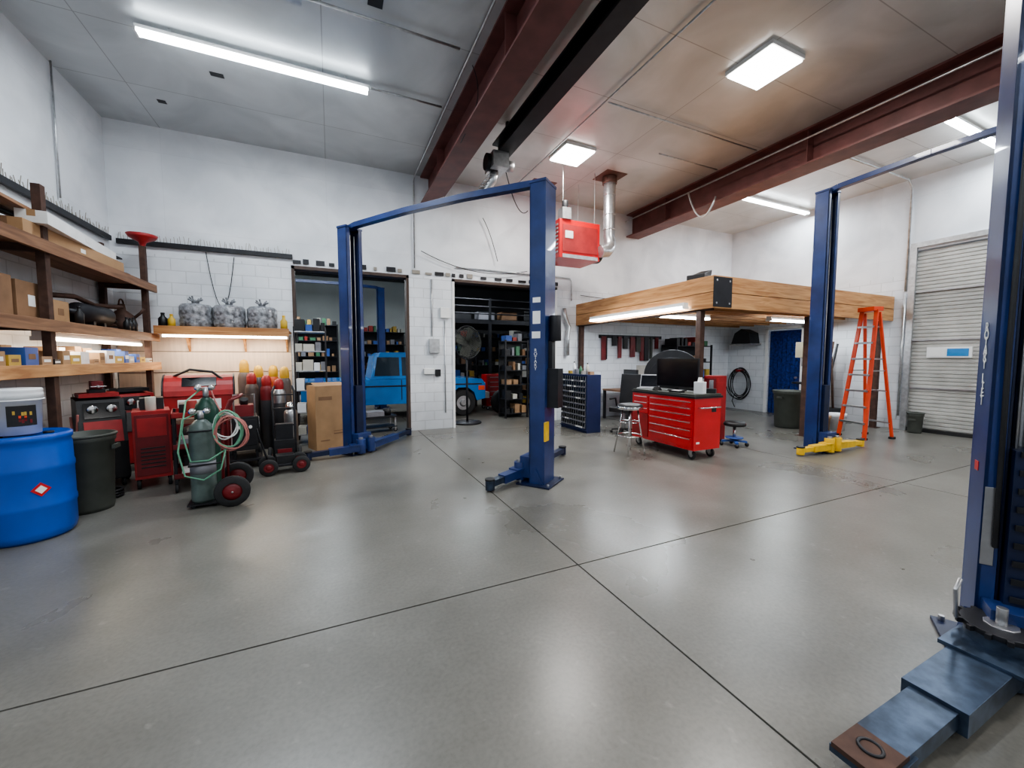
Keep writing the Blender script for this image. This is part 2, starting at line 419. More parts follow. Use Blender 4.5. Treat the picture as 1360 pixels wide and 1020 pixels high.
conduit([(7.6, 6.3, zc-.02), (8.5, 6.3, zc-.02)], .012)
conduit([(1.97, 8.48, 3.2), (1.97, 8.48, 2.0)]); conduit([(2.25, 8.48, 2.35), (2.25, 8.48, .35)], .012)
conduit([(2.5, 8.47, 3.5), (5.4, 8.47, 3.5), (5.45, 8.47, 3.4), (5.45, 8.47, 2.95)])
conduit([(-3.12, 7.2, 3.6), (-3.12, 7.2, CEIL)], .012)
conduit([(5.5, 5.7, zc), (7.0, 5.7, zc)], .012); conduit([(3.75, 4.9, zc), (7.0, 4.9, zc)], .012)
b = B('junction_box'); b.box2((-.3, 4.76, zc-.06), (-.18, 4.88, zc+.05), galv); b.done()
b = B('junction_box'); b.box2((1.9, 8.42, 1.65), (2.12, 8.495, 1.95), galv); b.done(.004)
b = B('junction_box'); b.box2((1.78, 8.43, 1.2), (2.0, 8.495, 1.32), white_p); b.box2((2.03, 8.44, 1.15), (2.14, 8.495, 1.3), black); b.done(.004)
b = B('junction_box'); b.box2((2.15, 8.44, 2.4), (2.35, 8.495, 2.62), white_p); b.done(.004)
HC = 'hanging_cable'
conduit([(1.70+.2*math.sin(i/9), 4.95+i*.03, 5.18-.0009*i*i) for i in range(0, 26)], .006, black, HC)
conduit(sag((1.75, 8.42, 3.75), (4.2, 8.42, 3.55), .22), .008, black, HC)
conduit(sag((3.1, 8.40, 4.6), (3.45, 8.40, 3.7), -.1), .008, black, HC)
conduit(sag((2.9, 6.7, 4.9), (4.0, 8.0, 4.75), .3), .01, black, HC)
conduit(sag((6.9, 6.3, 5.0), (7.05, 5.75, 4.75), .45), .018, galv, HC)
conduit(sag((5.7, 8.45, 3.1), (9.5, 8.45, 3.3), .12), .008, black, HC)

def rail(name, p, q, step=.045):
    b = B(name); p, q = Vector(p), Vector(q); b.bar(p, q, .05, .075, black_steel)
    L = (q-p).length; d = (q-p)/L; k = int(L/step)
    for i in range(k):
        a = p+d*(i*step+random.uniform(0, .02)); hgt = random.uniform(.05, .13)
        off = Vector((random.uniform(-.02, .02), 0, 0))
        b.bar(a+Vector((0, 0, .03)), a+off+Vector((0, 0, .04+hgt)), .006, .006, tan)
    return b.done()
rail('wall_cable_rail', (XL+.04, 1.5, 3.42), (XL+.04, 8.4, 3.42))
rail('wall_cable_rail', (XL+.1, YB-.04, 3.40), (-.6, YB-.04, 3.40))
b = B('wall_cable_rail'); x = -.6
while x < 5.0:
    w = random.uniform(.06, .2); b.box2((x, YB-.03, 3.29), (x+w, YB-.002, 3.33+random.uniform(0, .05)), black_steel if random.random() < .6 else tan); x += w+random.uniform(.02, .22)
b.done()

# ------------------------------------------------------------------ lights
COOL = (.87, .94, 1.0); WARM = (1.0, .97, .93)
def strip(x0, x1, y, z=CEIL, e=108, col=COOL, axis='x', mat=tube_e, name='fluorescent_strip_light', hang=.1):
    b = B(name)
    def bx(u0, u1, w0, w1, z0, z1, m):
        if axis == 'x': b.box2((u0, w0, z0), (u1, w1, z1), m)
        else: b.box2((w0, u0, z0), (w1, u1, z1), m)
    bx(x0, x1, y-.05, y+.05, z-hang, z-hang+.04 if hang > .06 else z, white_p)
    if hang > .06:
        for u in (x0+.3, x1-.3): bx(u-.01, u+.01, y-.01, y+.01, z-hang+.03, z, galv)
    for dy in (-.045, .045):
        P = (x0+.02, y+dy, z-hang-.02) if axis == 'x' else (y+dy, x0+.02, z-hang-.02)
        Q = (x1-.02, y+dy, z-hang-.02) if axis == 'x' else (y+dy, x1-.02, z-hang-.02)
        b.cyl(P, Q, .018, mat, n=10)
    for u in (x0, x1-.02): bx(u, u+.02, y-.065, y+.065, z-hang-.045, z-hang, white_p)
    o = b.done()
    c = ((x0+x1)/2, y, z-hang-.045) if axis == 'x' else (y, (x0+x1)/2, z-hang-.045)
    area(o, 'lamp_glow', c, (x1-x0-.06) if axis == 'x' else .1, .1 if axis == 'x' else (x1-x0-.06), e, col)
    return o
strip(-1.88, .57, 5.97)
strip(-1.88, .57, 1.6); strip(-1.88, .57, -2.6)  # unseen strips, added out of view to light the room
strip(8.6, 11.0, 6.3, e=80); strip(8.6, 11.0, 3.0, e=80); strip(8.6, 11.0, -2.0)  # last strip is unseen, added out of frame as extra illumination
def led(x, y, e=108):
    b = B('led_panel_light')
    b.box2((x-.31, y-.31, CEIL-.05), (x+.31, y+.31, CEIL), white_p); b.box2((x-.29, y-.29, CEIL-.075), (x+.29, y+.29, CEIL-.05), panel_e)
    o = b.done(); area(o, 'lamp_glow', (x, y, CEIL-.08), .56, .56, e, WARM)
led(5.12, 3.53); led(4.10, 6.40); led(5.1, -.3); led(5.1, -3.6)  # last two panels are out of frame, added for illumination
for x, y in ((-2.0, 11.0), (-2.3, 13.3), (2.6, 13.0), (6.5, 11.6)):
    strip(x, x+2.4, y, 4.6, e=85, hang=.45)
strip(-2.45, -.68, 8.12, 1.98, e=17, col=(1, .92, .80), mat=warm_e, name='shelf_task_light', hang=.06)
strip(5.72, 8.0, -2.72, 1.83, e=16, col=(1, .92, .80), axis='y', mat=warm_e, name='shelf_task_light', hang=.06)
strip(5.0, 7.7, 5.50, 2.35+.13, e=26, axis='y', hang=.06)
strip(5.85, 7.25, 6.0, 2.44, e=30, hang=.06); strip(8.6, 10.8, 5.6, 2.44, e=36, hang=.06)  # second strip is an added lamp that brightens the space below the mezzanine

# ------------------------------------------------------------------ lifts
def column(b, x, y, ang, H, carr=.35):
    b.at(x, y, 0, ang)
    W = .15
    b.box2((-.12, -W, .02), (-.105, W, H), lift_blue)
    for s in (-1, 1):
        b.box2((-.105, s*W, .02), (.085, s*(W-.015), H), lift_blue)
        b.box2((.07, s*W, .02), (.085, s*(W-.065), H), lift_blue)
        b.prism([(-.105, .02), (.05, .02), (-.0, .22)], 'y', s*W, s*(W+.015), lift_blue)
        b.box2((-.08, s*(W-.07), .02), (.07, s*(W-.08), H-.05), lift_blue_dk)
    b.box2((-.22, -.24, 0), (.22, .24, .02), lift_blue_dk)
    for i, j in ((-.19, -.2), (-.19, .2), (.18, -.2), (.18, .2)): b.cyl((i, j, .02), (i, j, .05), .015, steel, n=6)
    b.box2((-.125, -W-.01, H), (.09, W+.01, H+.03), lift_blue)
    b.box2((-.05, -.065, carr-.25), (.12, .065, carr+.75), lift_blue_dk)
    b.box2((.09, -.13, carr-.28), (.22, .13, carr-.02), lift_blue)
    b.cyl((-.07, 0, .1), (-.07, 0, H*.6), .025, steel, n=10)
    b.cyl((.03, .04, carr+.7), (.03, .04, H-.1), .008, steel, n=6); b.cyl((.03, -.04, carr+.7), (.03, -.04, H-.1), .008, steel, n=6)
def arm(b, x, y, ang, side, tgt, m1, m2, z=.12, padm=black, k=1., flat=False):
    c, s_ = math.cos(math.radians(ang)), math.sin(math.radians(ang))
    lx, ly = .24, side*.1
    px, py = x+lx*c-ly*s_, y+lx*s_+ly*c
    b.at()
    b.cyl((px, py, .03), (px, py, .25), .07*k, m1); b.cyl((px, py, .25), (px, py, .28), .035*k, steel, n=10)
    P = Vector((px, py, z)); Q = Vector((tgt[0], tgt[1], z-.03)); mid = P.lerp(Q, .62)
    b.bar(P, mid, .12*k, .10, m1); b.bar(P.lerp(Q, .45), Q, .088*k, .07, m2)
    b.bar(P+Vector((0, 0, .055)), P.lerp(Q, .22)+Vector((0, 0, .055)), .16*k, .02, m1)
    if flat:
        d = (Q-P).normalized()
        b.bar(Q-d*.06, Q+d*.16, .17, .03, m2); b.bar(Q-d*.02+Vector((0, 0, .025)), Q+d*.17+Vector((0, 0, .025)), .15, .02, padm)
        b.torus(Q+d*.07+Vector((0, 0, .036)), .035, .006, black_steel); b.cyl(Q+d*.05-Vector((0, 0, .09)), Q+d*.05, .05, m2)
        for q in range(14):
            aa = q*math.pi/7; b.box((px+.085*k*math.cos(aa), py+.085*k*math.sin(aa), .262), (.02, .02, .024), black_steel, rz=math.degrees(aa))
        b.cyl((px, py, .25), (px, py, .275), .08*k, black_steel); b.cyl((px, py, .275), (px, py, .36), .02, steel, n=10)
        b.tube([(px-.1, py+.12, .27), (px-.13, py+.12, .42), (px-.08, py+.12, .46)], .009, steel)
    else:
        b.cyl(Q-Vector((0, 0, .07)), Q+Vector((0, 0, .04)), .055, m2); b.cyl(Q+Vector((0, 0, .04)), Q+Vector((0, 0, .06)), .06, padm)
def obeam(b, p, q, H):
    p = Vector((*p, H)); q = Vector((*q, H)); d = q-p
    pts = [p+Vector((0, 0, .02)), p+d*.04+Vector((0, 0, .05)), p+d*.35+Vector((0, 0, .09)), p+d*.65+Vector((0, 0, .09)), p+d*.96+Vector((0, 0, .05)), q+Vector((0, 0, .02))]
    b.at()
    for i in range(5): b.bar(pts[i], pts[i+1], .10, .075, lift_blue)
    b.tube([v+Vector((.06, .02, .03)) for v in pts], .01, black, 6)

A1 = math.degrees(math.atan2(-2.66, 2.01)); c1 = (.33, 6.97); c2 = (2.34, 4.31)
b = B('two_post_car_lift')
column(b, *c1, A1, 3.58); column(b, *c2, A1+180, 3.58)
b.at(*c2, 0, A1+180)
b.box2((-.06, .152, 1.95), (.04, .154, 2.10), lab_w); b.box2((-.06, .152, 1.78), (.05, .154, 1.86), lab_w); b.box2((-.06, .152, 2.2), (.04, .154, 2.26), lab_w)
b.box2((-.17, -.05, 1.35), (-.12, .05, 1.75), black); b.cyl((-.19, 0, 1.75), (-.19, 0, 2.05), .07, black_steel); b.box2((-.26, -.08, .95), (-.12, .08, 1.42), black_steel)
b.box2((-.14, .06, .55), (-.12, .17, .78), yellow)
obeam(b, c1, c2, 3.58)
arm(b, *c1, A1, -1, (-.36, 6.62), lift_blue, lift_blue_dk); arm(b, *c1, A1, 1, (1.36, 7.98), lift_blue, lift_blue_dk)
arm(b, *c2, A1+180, 1, (1.64, 4.24), lift_blue, worn_steel); arm(b, *c2, A1+180, -1, (3.3, 5.35), lift_blue, lift_blue_dk)
b.at()
o = b.done(.004)
n_ = Vector((math.cos(math.radians(A1+270)), math.sin(math.radians(A1+270)), 0))
ctr = Vector((*c2, 0))+n_*.156
text(o, "R\nO\nT\nA\nR\nY", (ctr.x, ctr.y, 1.62), .055, (90, 0, A1+360), lab_w, .8)
b = B('two_post_car_lift')
c3, c4 = (7.40, 3.92), (7.40, .45)
column(b, *c3, -90, 4.2); column(b, *c4, 90, 4.2); obeam(b, c3, c4, 4.2)
arm(b, *c3, -90, -1, (6.72, 3.78), yellow, yellow); arm(b, *c3, -90, 1, (8.3, 3.72), yellow, yellow)
arm(b, *c4, 90, -1, (8.5, .7), lift_blue, yellow); arm(b, *c4, 90, 1, (6.5, .7), lift_blue, yellow)
b.done(.004)
b = B('two_post_car_lift')
c5, c6 = (3.14, .73), (.20, -.97)
column(b, *c5, -150, 3.6); column(b, *c6, 30, 3.6); obeam(b, c5, c6, 3.6)
arm(b, *c5, -150, -1, (1.82, .70), worn_steel, worn_steel, .13, rust, 1.7, True); arm(b, *c5, -150, 1, (3.5, -.5), lift_blue, worn_steel)
arm(b, *c6, 30, 1, (-.6, -.2), lift_blue, worn_steel); arm(b, *c6, 30, -1, (.9, -2.2), lift_blue, worn_steel)
b.at(*c5, 0, -150)
b.tube([(.1, -.1, .6), (.11, -.11, 1.6), (.1, -.1, 3.4)], .011, black); b.box2((.085, -.145, .5), (.09, -.10, .9), steel)
b.box2((-.05, -.1525, .96), (.0, -.15, 1.01), red)
for k in range(9): b.box2((.125, -.05, .35+.09*k), (.135, .05, .38+.09*k), black_steel)
o = b.done(.004)
text(o, "R\nO\nT\nA\nR\nY\n\nL\nI\nF\nT", (c5[0]+.0173-.0765, c5[1]+.01+.1325, 1.68), .075, (90, 0, -150), lab_w, .5)

# ------------------------------------------------------------------ mezzanine
MX, MY, M0, M1 = 5.60, 4.55, 2.35, 2.87
XM = XR-.01; YM = YB-.01
b = B('wooden_mezzanine')
for z0, z1 in ((M0, M0+.25), (M0+.26, M1)):
    b.box2((MX, MY, z0), (MX+.05, YM, z1), woodY)
    b.box2((MX+.05, MY, z0), (XM, MY+.05, z1), wood)
b.box2((MX+.05, MY+.05, M1-.05), (XM, YM, M1-.02), wood)
y = MY+.45
while y < YM-.05: b.box2((MX+.05, y, M0+.1), (XM, y+.045, M1-.05), wood); y += .45
b.box2((MX-.01, MY-.012, M0+.02), (MX+.42, MY, M1-.02), black_steel)
for px in (MX+.06, MX+.36):
    for pz in (M0+.08, M1-.08): b.cyl((px, MY-.02, pz), (px, MY-.01, pz), .018, steel, n=6)
b.box2((MX+2.6, MY-.01, M0+.08), (MX+2.68, MY, M1-.05), black_steel)
for x, y in ((MX+.10, MY+.32), (MX+.10, YM-.1), (XR-.25, MY+.15), (MX+2.9, MY+.2)): b.box2((x-.05, y-.05, 0), (x+.05, y+.05, M0), rust); b.box2((x-.1, y-.1, 0), (x+.1, y+.1, .01), rust)
b.box2((MX+.05, MY+.1, M0-.02), (MX+.15, YM, M0+.1), rust)
b.done(.004)
b = B('black_storage_case'); b.at(5.95, 5.1, M1-.019, 20); b.box2((-.25, -.15, 0), (.25, .15, .12), black); b.prism([(-.2, .12), (.2, .12), (.25, .26)], 'y', -.1, .1, black); b.done(.01)

b = B('unit_heater')
hx, hy, hz = 4.62, 7.2, 3.92
b.box2((hx-.5, hy-.35, hz-.40), (hx+.45, hy+.35, hz+.34), red); b.box2((hx-.44, hy-.36, hz-.28), (hx+.39, hy-.35, hz+.24), red2)
b.box2((hx-.44, hy-.365, hz-.40), (hx+.40, hy-.36, hz-.33), galv)
for i in range(8): b.box2((hx-.52, hy-.30, hz-.3+i*.075), (hx-.5, hy+.30, hz-.27+i*.075), steel)
b.box2((hx-.38, hy-.37, hz-.02), (hx-.2, hy-.36, hz+.12), lab_w); b.box2((hx-.45, hy-.38, hz+.34), (hx-.25, hy-.2, hz+.56), galv)
b.cyl((hx-.35, hy-.3, hz+.56), (hx-.35, hy-.3, hz+.7), .06, black)
for sx in (-.4, .35):
    for sy in (-.3, .3): b.bar((hx+sx, hy+sy, hz+.34), (hx+sx, hy+sy, CEIL), .01, .01, galv)
b.lathe((hx+.60, hy+.1, hz-.12), [(0, -.15), (.2, -.15), (.22, 0), (.2, .15), (0, .15)], black, axis='x')
dx = hx+.72
b.tube([(dx, hy-.3, CEIL), (dx, hy-.3, hz+.15), (dx+.02, hy-.32, hz+.02), (dx-.02, hy-.36, hz-.1), (dx-.14, hy-.42, hz-.2), (dx-.30, hy-.42, hz-.22)], .12, galv, 16)
for z in (4.2, 4.5, 4.9): b.torus((dx, hy-.3, z), .12, .012, galv)
b.box2((dx-.25, hy-.55, CEIL-.012), (dx+.25, hy-.05, CEIL), flash_m)
b.tube([(dx, hy-.3, CEIL-.02), (dx, hy-.3, CEIL-.15)], .15, flash_m, 16)
b.done(.006)
b = B('ceiling_patch'); b.box2((3.95, 7.6, CEIL-.01), (4.5, 8.1, CEIL), flash_m); b.done()
b = B('ceiling_patch'); b.box2((.45, 4.3, CEIL-.006), (.6, 4.7, CEIL), black); b.done()
b = B('ceiling_patch'); b.box2((-1.35, 6.6, CEIL-.006), (-1.2, 6.68, CEIL), black); b.done()
b = B('ceiling_patch'); b.box2((-2.2, 7.6, CEIL-.006), (-2.1, 7.68, CEIL), black); b.done()

# ------------------------------------------------------------------ storage rack on left wall
b = B('steel_storage_rack')
RX = -2.64; ys = (5.64, 8.05)
for y in ys:
    b.box2((RX, y-.04, 0), (RX+.07, y+.04, 3.26), rust); b.box2((XL+.02, y-.04, 0), (XL+.09, y+.04, 3.26), rust)
for z in (1.44, 1.89, 2.67):
    for y in ys: b.box2((XL+.09, y-.03, z-.07), (RX, y+.03, z), rust)
    b.box2((XL+.02, 4.7, z), (RX+.10, 8.3, z+.035), wood_dk)
    b.box2((RX+.075, 4.7, z-.08), (RX+.11, 8.3, z+.04), wood_dk if z > 1.5 else woodY)
b.done(.003)
Z = [1.475, 1.925, 2.705]
def carton(name, x, y, z, dx, dy, dz, mat, rz=0, tape=True):
    b = B(name); b.at(x, y, z, rz); b.box2((-dx/2, -dy/2, 0), (dx/2, dy/2, dz), mat)
    if tape: b.box2((-.03, -dy/2-.002, dz*.5), (.03, dy/2+.002, dz+.002), card2 if mat is card else card)
    b.box2((dx/2, -.05, dz*.35), (dx/2+.002, .05, dz*.65), lab_w if random.random() < .5 else card2)
    b.box2((-dx/2, -.003, dz), (dx/2, .003, dz+.001), black)
    return b.done(.004)
carton('cardboard_box', -2.86, 5.05, Z[1], .4, .46, .38, card2); carton('cardboard_box', -2.86, 5.54, Z[1], .4, .42, .36, card2); carton('cardboard_box', -2.84, 6.0, Z[1], .36, .3, .24, card)
carton('long_cardboard_box', -2.72, 6.35, Z[2], .26, 2.0, .15, card, 0); carton('long_cardboard_box', -2.68, 6.4, Z[2]+.151, .22, 1.8, .12, white_p, 5)
carton('cardboard_box', -2.9, 5.05, Z[2], .3, .3, .2, card2)
for k, (yy, m) in enumerate(((5.40, black), (7.60, black), (7.95, black))):
    b = B('rolled_material'); b.cyl((-3.02+.1*(k > 0), yy-.15, Z[2]+.09), (-3.0+.1*(k > 0), yy+.32, Z[2]+.09), .085, m, n=14); b.cyl((-3.02, yy-.17, Z[2]+.09), (-3.02, yy-.15, Z[2]+.09), .03, card, n=12); b.done()
b = B('wood_plank'); b.at(-2.70, 5.35, Z[2]+.275, 3); b.box2((-.07, -.6, 0), (.07, .9, .03), wood_dk); b.done()
b = B('angle_iron_bundle')
for k in range(4): b.bar((-2.98+.03*k, 5.0, Z[2]+.29+.02*k), (-2.9+.03*k, 7.9, Z[2]+.31), .03, .02, [rust, black_steel][k % 2])
b.done()
def muffler(x, y, z, s=1):
    b = B('muffler'); b.at(x, y, z); b.lathe((0, 0, 0), [(0, -.5*s), (.03, -.5*s), (.03, -.38*s), (.12, -.30*s), (.125, .30*s), (.03, .38*s), (.03, .55*s), (0, .55*s)], black_steel, axis='y')
    b.box2((-.08, -.15, -.16), (.08, -.1, -.08), black_steel); b.box2((-.08, .1, -.16), (.08, .15, -.08), black_steel); b.done()
muffler(-2.72, 6.75, Z[1]+.16); muffler(-2.98, 6.75, Z[1]+.16, .9)
b = B('exhaust_pipe'); b.tube([(-2.95, 6.1, Z[1]+.32), (-2.8, 6.6, Z[1]+.36), (-2.82, 7.1, Z[1]+.31), (-2.7, 7.5, Z[1]+.34)], .03, rust); b.done()
b = B('coiled_pipe'); b.at(-2.9, 7.47, Z[1]); b.torus((0, 0, .03), .13, .025, black); b.torus((0, 0, .08), .12, .025, rust); b.torus((.01, 0, .13), .12, .025, black); b.done()
b = B('oil_kettle_drum'); b.at(-2.82, 7.84, Z[1]); b.lathe((0, 0, 0), [(0, 0), (.15, 0), (.17, .12), (.14, .25), (.05, .33), (.04, .42), (0, .42)], rust); b.tube([(.12, 0, .2), (.22, .0, .3), (.26, 0, .36)], .02, rust); b.torus((0, 0, .42), .07, .01, rust, 'x'); b.done()
b = B('red_funnel'); b.at(-2.6, 8.05, 3.26); b.lathe((0, 0, 0), [(.03, 0), (.05, .06), (.16, .12), (.19, .17), (.17, .16), (0, .1)], red2); b.done()
for row, (xx, y0r) in enumerate(((-2.66, 4.8), (-2.95, 4.8))):
    y = y0r
    while y < 8.0:
        w = random.uniform(.10, .22); hh = random.uniform(.05, .17)+.05*row
        carton('parts_box', xx+random.uniform(-.01, .01), y+w/2, Z[0], random.uniform(.16, .20), w, hh, random.choice([card, white_pl, bins_c[0], bins_c[2], card2, bins_c[6], card, bins_c[4], black]), random.uniform(-4, 4), False); y += w+.035
def bottle(name, x, y, z, r, h, mat, capm=black):
    b = B(name); b.at(x, y, z); b.lathe((0, 0, 0), [(0, 0), (r, 0), (r, h*.68), (r*.45, h*.85), (r*.4, h), (0, h)], mat, 14); b.cyl((0, 0, h), (0, 0, h*1.1), r*.45, capm, n=10); b.done()
for yy in (6.2, 7.36, 7.47, 7.58): bottle('oil_bottle', -2.60, yy, Z[1], .04, random.uniform(.12, .2), random.choice([white_pl, black, black, black]))

b = B('wall_shelf')
b.box2((-2.5, 7.98, 1.98), (-.66, YB-.04, 2.02), wood); b.box2((-2.5, 7.95, 1.92), (-.66, 7.98, 2.05), wood)
for x in (-2.2, -1.4, -.75): b.prism([(YB-.04, 1.98), (8.25, 1.98), (YB-.04, 1.65)], 'x', x, x+.03, wood)
b.done(.003)
b = B('wall_panelling'); b.box2((XL+.02, YB-.03, .5), (-.68, YB-.002, 1.92), osb)
for z in (.9, 1.3, 1.65): b.box2((XL+.02, YB-.036, z), (-.68, YB-.03, z+.008), brownframe)
b.done()
for i, (x, r) in enumerate(((-2.02, .215), (-1.56, .22), (-1.08, .215))):
    b = B('plastic_wrapped_tire'); b.at(x, 8.23, 2.021)
    b.lathe((0, 0, 0), [(0, 0), (r*.92, 0), (r*1.05, .05), (r*1.08, .12), (r*1.02, .17), (r*1.07, .23), (r*1.06, .36), (r*.92, .40), (r*.4, .42), (0, .42)], wrap, 24)
    for k in range(7):
        a = k*.9; b.tube([(.03*math.cos(a), .03*math.sin(a), .41), (.05*math.cos(a), .05*math.sin(a), .46), (.10*math.cos(a), .10*math.sin(a), .49+.04*(k % 2))], .014, wrap, 5)
    b.done()
bottle('yellow_spray_can', -2.3, 8.06, 2.021, .05, .2, label_y, yellow); bottle('yellow_spray_can', -.74, 8.06, 2.021, .055, .24, label_y, yellow); bottle('oil_bottle', -2.42, 8.1, 2.021, .06, .22, black)
conduit(sag((-1.9, 8.46, 3.35), (-1.5, 8.46, 3.3), .9), .006, black, HC)

# ------------------------------------------------------------------ floor clutter left
b = B('blue_plastic_drum'); b.at(-2.43, 4.82)
b.lathe((0, 0, 0), [(0, .01), (.25, .0), (.275, .03), (.285, .08), (.285, .26), (.292, .28), (.292, .31), (.286, .33), (.286, .58), (.292, .60), (.292, .63), (.285, .65), (.283, .80), (.275, .84), (.288, .855), (.288, .895), (.27, .905), (.255, .885), (0, .88)], blue_drum, 36)
b.cyl((.12, .08, .88), (.12, .08, .9), .035, black); b.cyl((-.12, -.08, .88), (-.12, -.08, .9), .035, black)
rot = math.degrees(math.atan2(-4.82, 2.43))
b.at(-2.43, 4.82, .45, rot+14); b.box((.289, 0, 0), (.006, .085, .085), red, rx=45); b.box((.291, 0, 0), (.006, .05, .05), lab_w, rx=45)
b.done()
b = B('white_bucket'); b.at(-2.45, 4.80, .905)
b.lathe((0, 0, 0), [(0, 0), (.135, 0), (.15, .30), (.16, .30), (.16, .34), (.155, .36), (.16, .37), (.15, .385), (0, .38)], white_pl, 28)
b.torus((0, 0, .29), .158, .008, white_pl)
b.at(-2.45, 4.80, .905, rot+12)
for i in range(-5, 6):
    a = math.radians(i*6); b.box((.1475*math.cos(a), .1475*math.sin(a), .16), (.004, .017, .17), black, rz=i*6)
    for zz, cc in ((.15, orange), (.12, dkred), (.18, bins_c[4])):
        if random.random() < .55 and abs(i) < 4: b.box((.150*math.cos(a), .150*math.sin(a), zz+random.uniform(-.01, .01)), (.004, .014, .03), cc, rz=i*6)
b.done()
def trashcan(x, y, r, h, mat, name='trash_can'):
    b = B(name); b.at(x, y); b.lathe((0, 0, 0), [(0, 0), (r*.8, 0), (r*.84, .04), (r*.95, h-.08), (r*1.0, h-.07), (r*1.02, h), (r*.93, h), (r*.78, .04), (0, .03)], mat, 28)
    for s in (-1, 1): b.box2((s*r*.98, -.06, h-.16), (s*r*1.1, .06, h-.12), mat)
    b.torus((0, 0, h-.01), r, .015, mat); b.done()
trashcan(-2.30, 5.42, .23, .78, greycan)
trashcan(9.25, 5.5, .30, .82, greycan); trashcan(10.95, 4.0, .13, .42, greycan, 'small_waste_bin')
def wheel(b, c, r, w, axis='y', hub=steel, tire=rubber):
    b.lathe(c, [(r*.55, -w/2), (r*.92, -w/2), (r, -w*.3), (r, w*.3), (r*.92, w/2), (r*.55, w/2)], tire, 24, axis)
    b.lathe(c, [(0, -w*.45), (r*.2, -w*.5), (r*.3, -w*.3), (r*.56, -w*.38), (r*.56, w*.38), (r*.3, w*.3), (r*.2, w*.5), (0, w*.45)], hub, 18, axis)
def acmachine(x, y, rz, m1, m2):
    b = B('ac_recovery_machine'); b.at(x, y, 0, rz)
    b.prism([(-.22, .12), (.24, .12), (.24, .55), (.18, .8), (.12, 1.05), (-.22, 1.08)], 'y', -.2, .2, m1)
    b.box((.215, 0, .68), (.02, .32, .26), m2, ry=-14); b.box((.16, 0, .93), (.02, .30, .18), screen, ry=-14)
    for s in (-.08, .08): b.lathe((.175, s, .95), [(0, 0), (.045, 0), (.045, .025), (0, .025)], chrome, 16, 'x')
    wheel(b, (-.15, -.23, .13), .13, .05, hub=dkred); wheel(b, (-.15, .23, .13), .13, .05, hub=dkred)
    wheel(b, (.17, -.15, .05), .05, .03); wheel(b, (.17, .15, .05), .05, .03); b.box2((-.2, -.18, .1), (.22, .18, .13), black_steel)
    b.tube([(-.2, -.17, 1.0), (-.29, -.17, 1.1), (-.29, .17, 1.1), (-.2, .17, 1.0)], .015, steel)
    b.tube(sag((.18, -.2, .9), (.1, -.22, .4), .0)+sag((.1, -.22, .4), (-.12, -.22, .85), .1), .012, hosered); b.tube(sag((.15, .2, .9), (-.1, .22, .8), .3), .012, black)
    b.box2((-.18, -.17, 1.08), (.08, .17, 1.13), m2); b.done(.008)
acmachine(-2.56, 6.38, -60, black, red2); acmachine(-2.56, 7.25, -50, red2, black)
b = B('bench_vise'); b.at(-2.58, 6.40, 1.13, -60); b.box2((-.1, -.07, 0), (.06, .07, .04), black_steel); b.box2((-.08, -.05, .04), (.0, .05, .14), dkred); b.box2((.03, -.05, .06), (.08, .05, .14), dkred); b.cyl((-.1, 0, .08), (.16, 0, .08), .015, steel, n=10); b.cyl((.14, -.07, .08), (.14, .07, .08), .007, steel, n=8); b.done(.004)
b = B('coiled_extension_cord'); b.at(-2.28, 5.80)
for k in range(3): b.torus((0, 0, .02+.03*k), .10, .014, black)
b.done()
b = B('red_welder_cabinet'); b.at(-2.03, 6.24, 0, -72)
b.box2((-.24, -.17, .12), (.24, .17, .92), red2); b.box2((.24, -.15, .16), (.25, .15, .88), dkred); b.box2((.25, -.13, .62), (.255, .13, .84), red2); b.box2((-.2, -.172, .3), (.2, -.17, .8), dkred)
for i in range(6): b.box2((.25, -.11, .25+i*.045), (.256, .11, .265+i*.045), black)
for sx in (-.18, .18):
    for sy in (-.14, .14): wheel(b, (sx, sy, .06), .06, .035)
b.tube([(-.24, -.12, .85), (-.32, -.12, 1.0), (-.32, .12, 1.0), (-.24, .12, .85)], .014, steel)
b.box2((-.18, -.1, .92), (.05, .12, 1.06), black); b.cyl((.12, 0, .92), (.12, 0, 1.08), .05, bins_c[2], n=14); b.done(.01)
b = B('utility_cart'); b.at(-1.56, 5.98, 0, -75)
for z, m in ((.16, dkred), (.5, dkred), (.86, red2)):
    b.box2((-.30, -.19, z), (.30, .19, z+.015), m)
    for s in (-1, 1): b.box2((-.30, s*.19, z), (.30, s*.18, z+.06), m); b.box2((s*.30, -.19, z), (s*.29, .19, z+.06), m)
for sx in (-.28, .28):
    for sy in (-.17, .17): b.box2((sx-.015, sy-.015, .1), (sx+.015, sy+.015, .92), black_steel); wheel(b, (sx, sy, .05), .05, .03)
b.box2((-.2, -.12, .875), (.1, .1, 1.0), black); b.box2((-.1, -.13, .515), (.2, .13, .6), bins_c[5]); b.box2((-.1, -.12, .175), (.25, .1, .22), lab_w); b.box2((-.25, -.1, .175), (-.12, .12, .33), black); b.cyl((.2, 0, .875), (.2, 0, 1.05), .05, bins_c[1])
b.done(.003)
b = B('parts_washer'); b.at(-1.80, 7.38, 0, -80)
b.box2((-.25, -.40, .75), (.3, .40, 1.0), red2)
b.prism([(.3*math.cos(math.radians(a))+.02, 1.0+.3*math.sin(math.radians(a))) for a in range(0, 181, 15)], 'y', -.40, .40, red2)
for s in (-1, 1):
    b.prism([(.31*math.cos(math.radians(a))+.02, 1.0+.31*math.sin(math.radians(a))) for a in range(0, 181, 15)], 'y', s*.40, s*.42, black_steel)
    for t in (-.22, .27): b.box2((t-.02, s*.38-.02, 0), (t+.02, s*.38+.02, .75), black_steel)
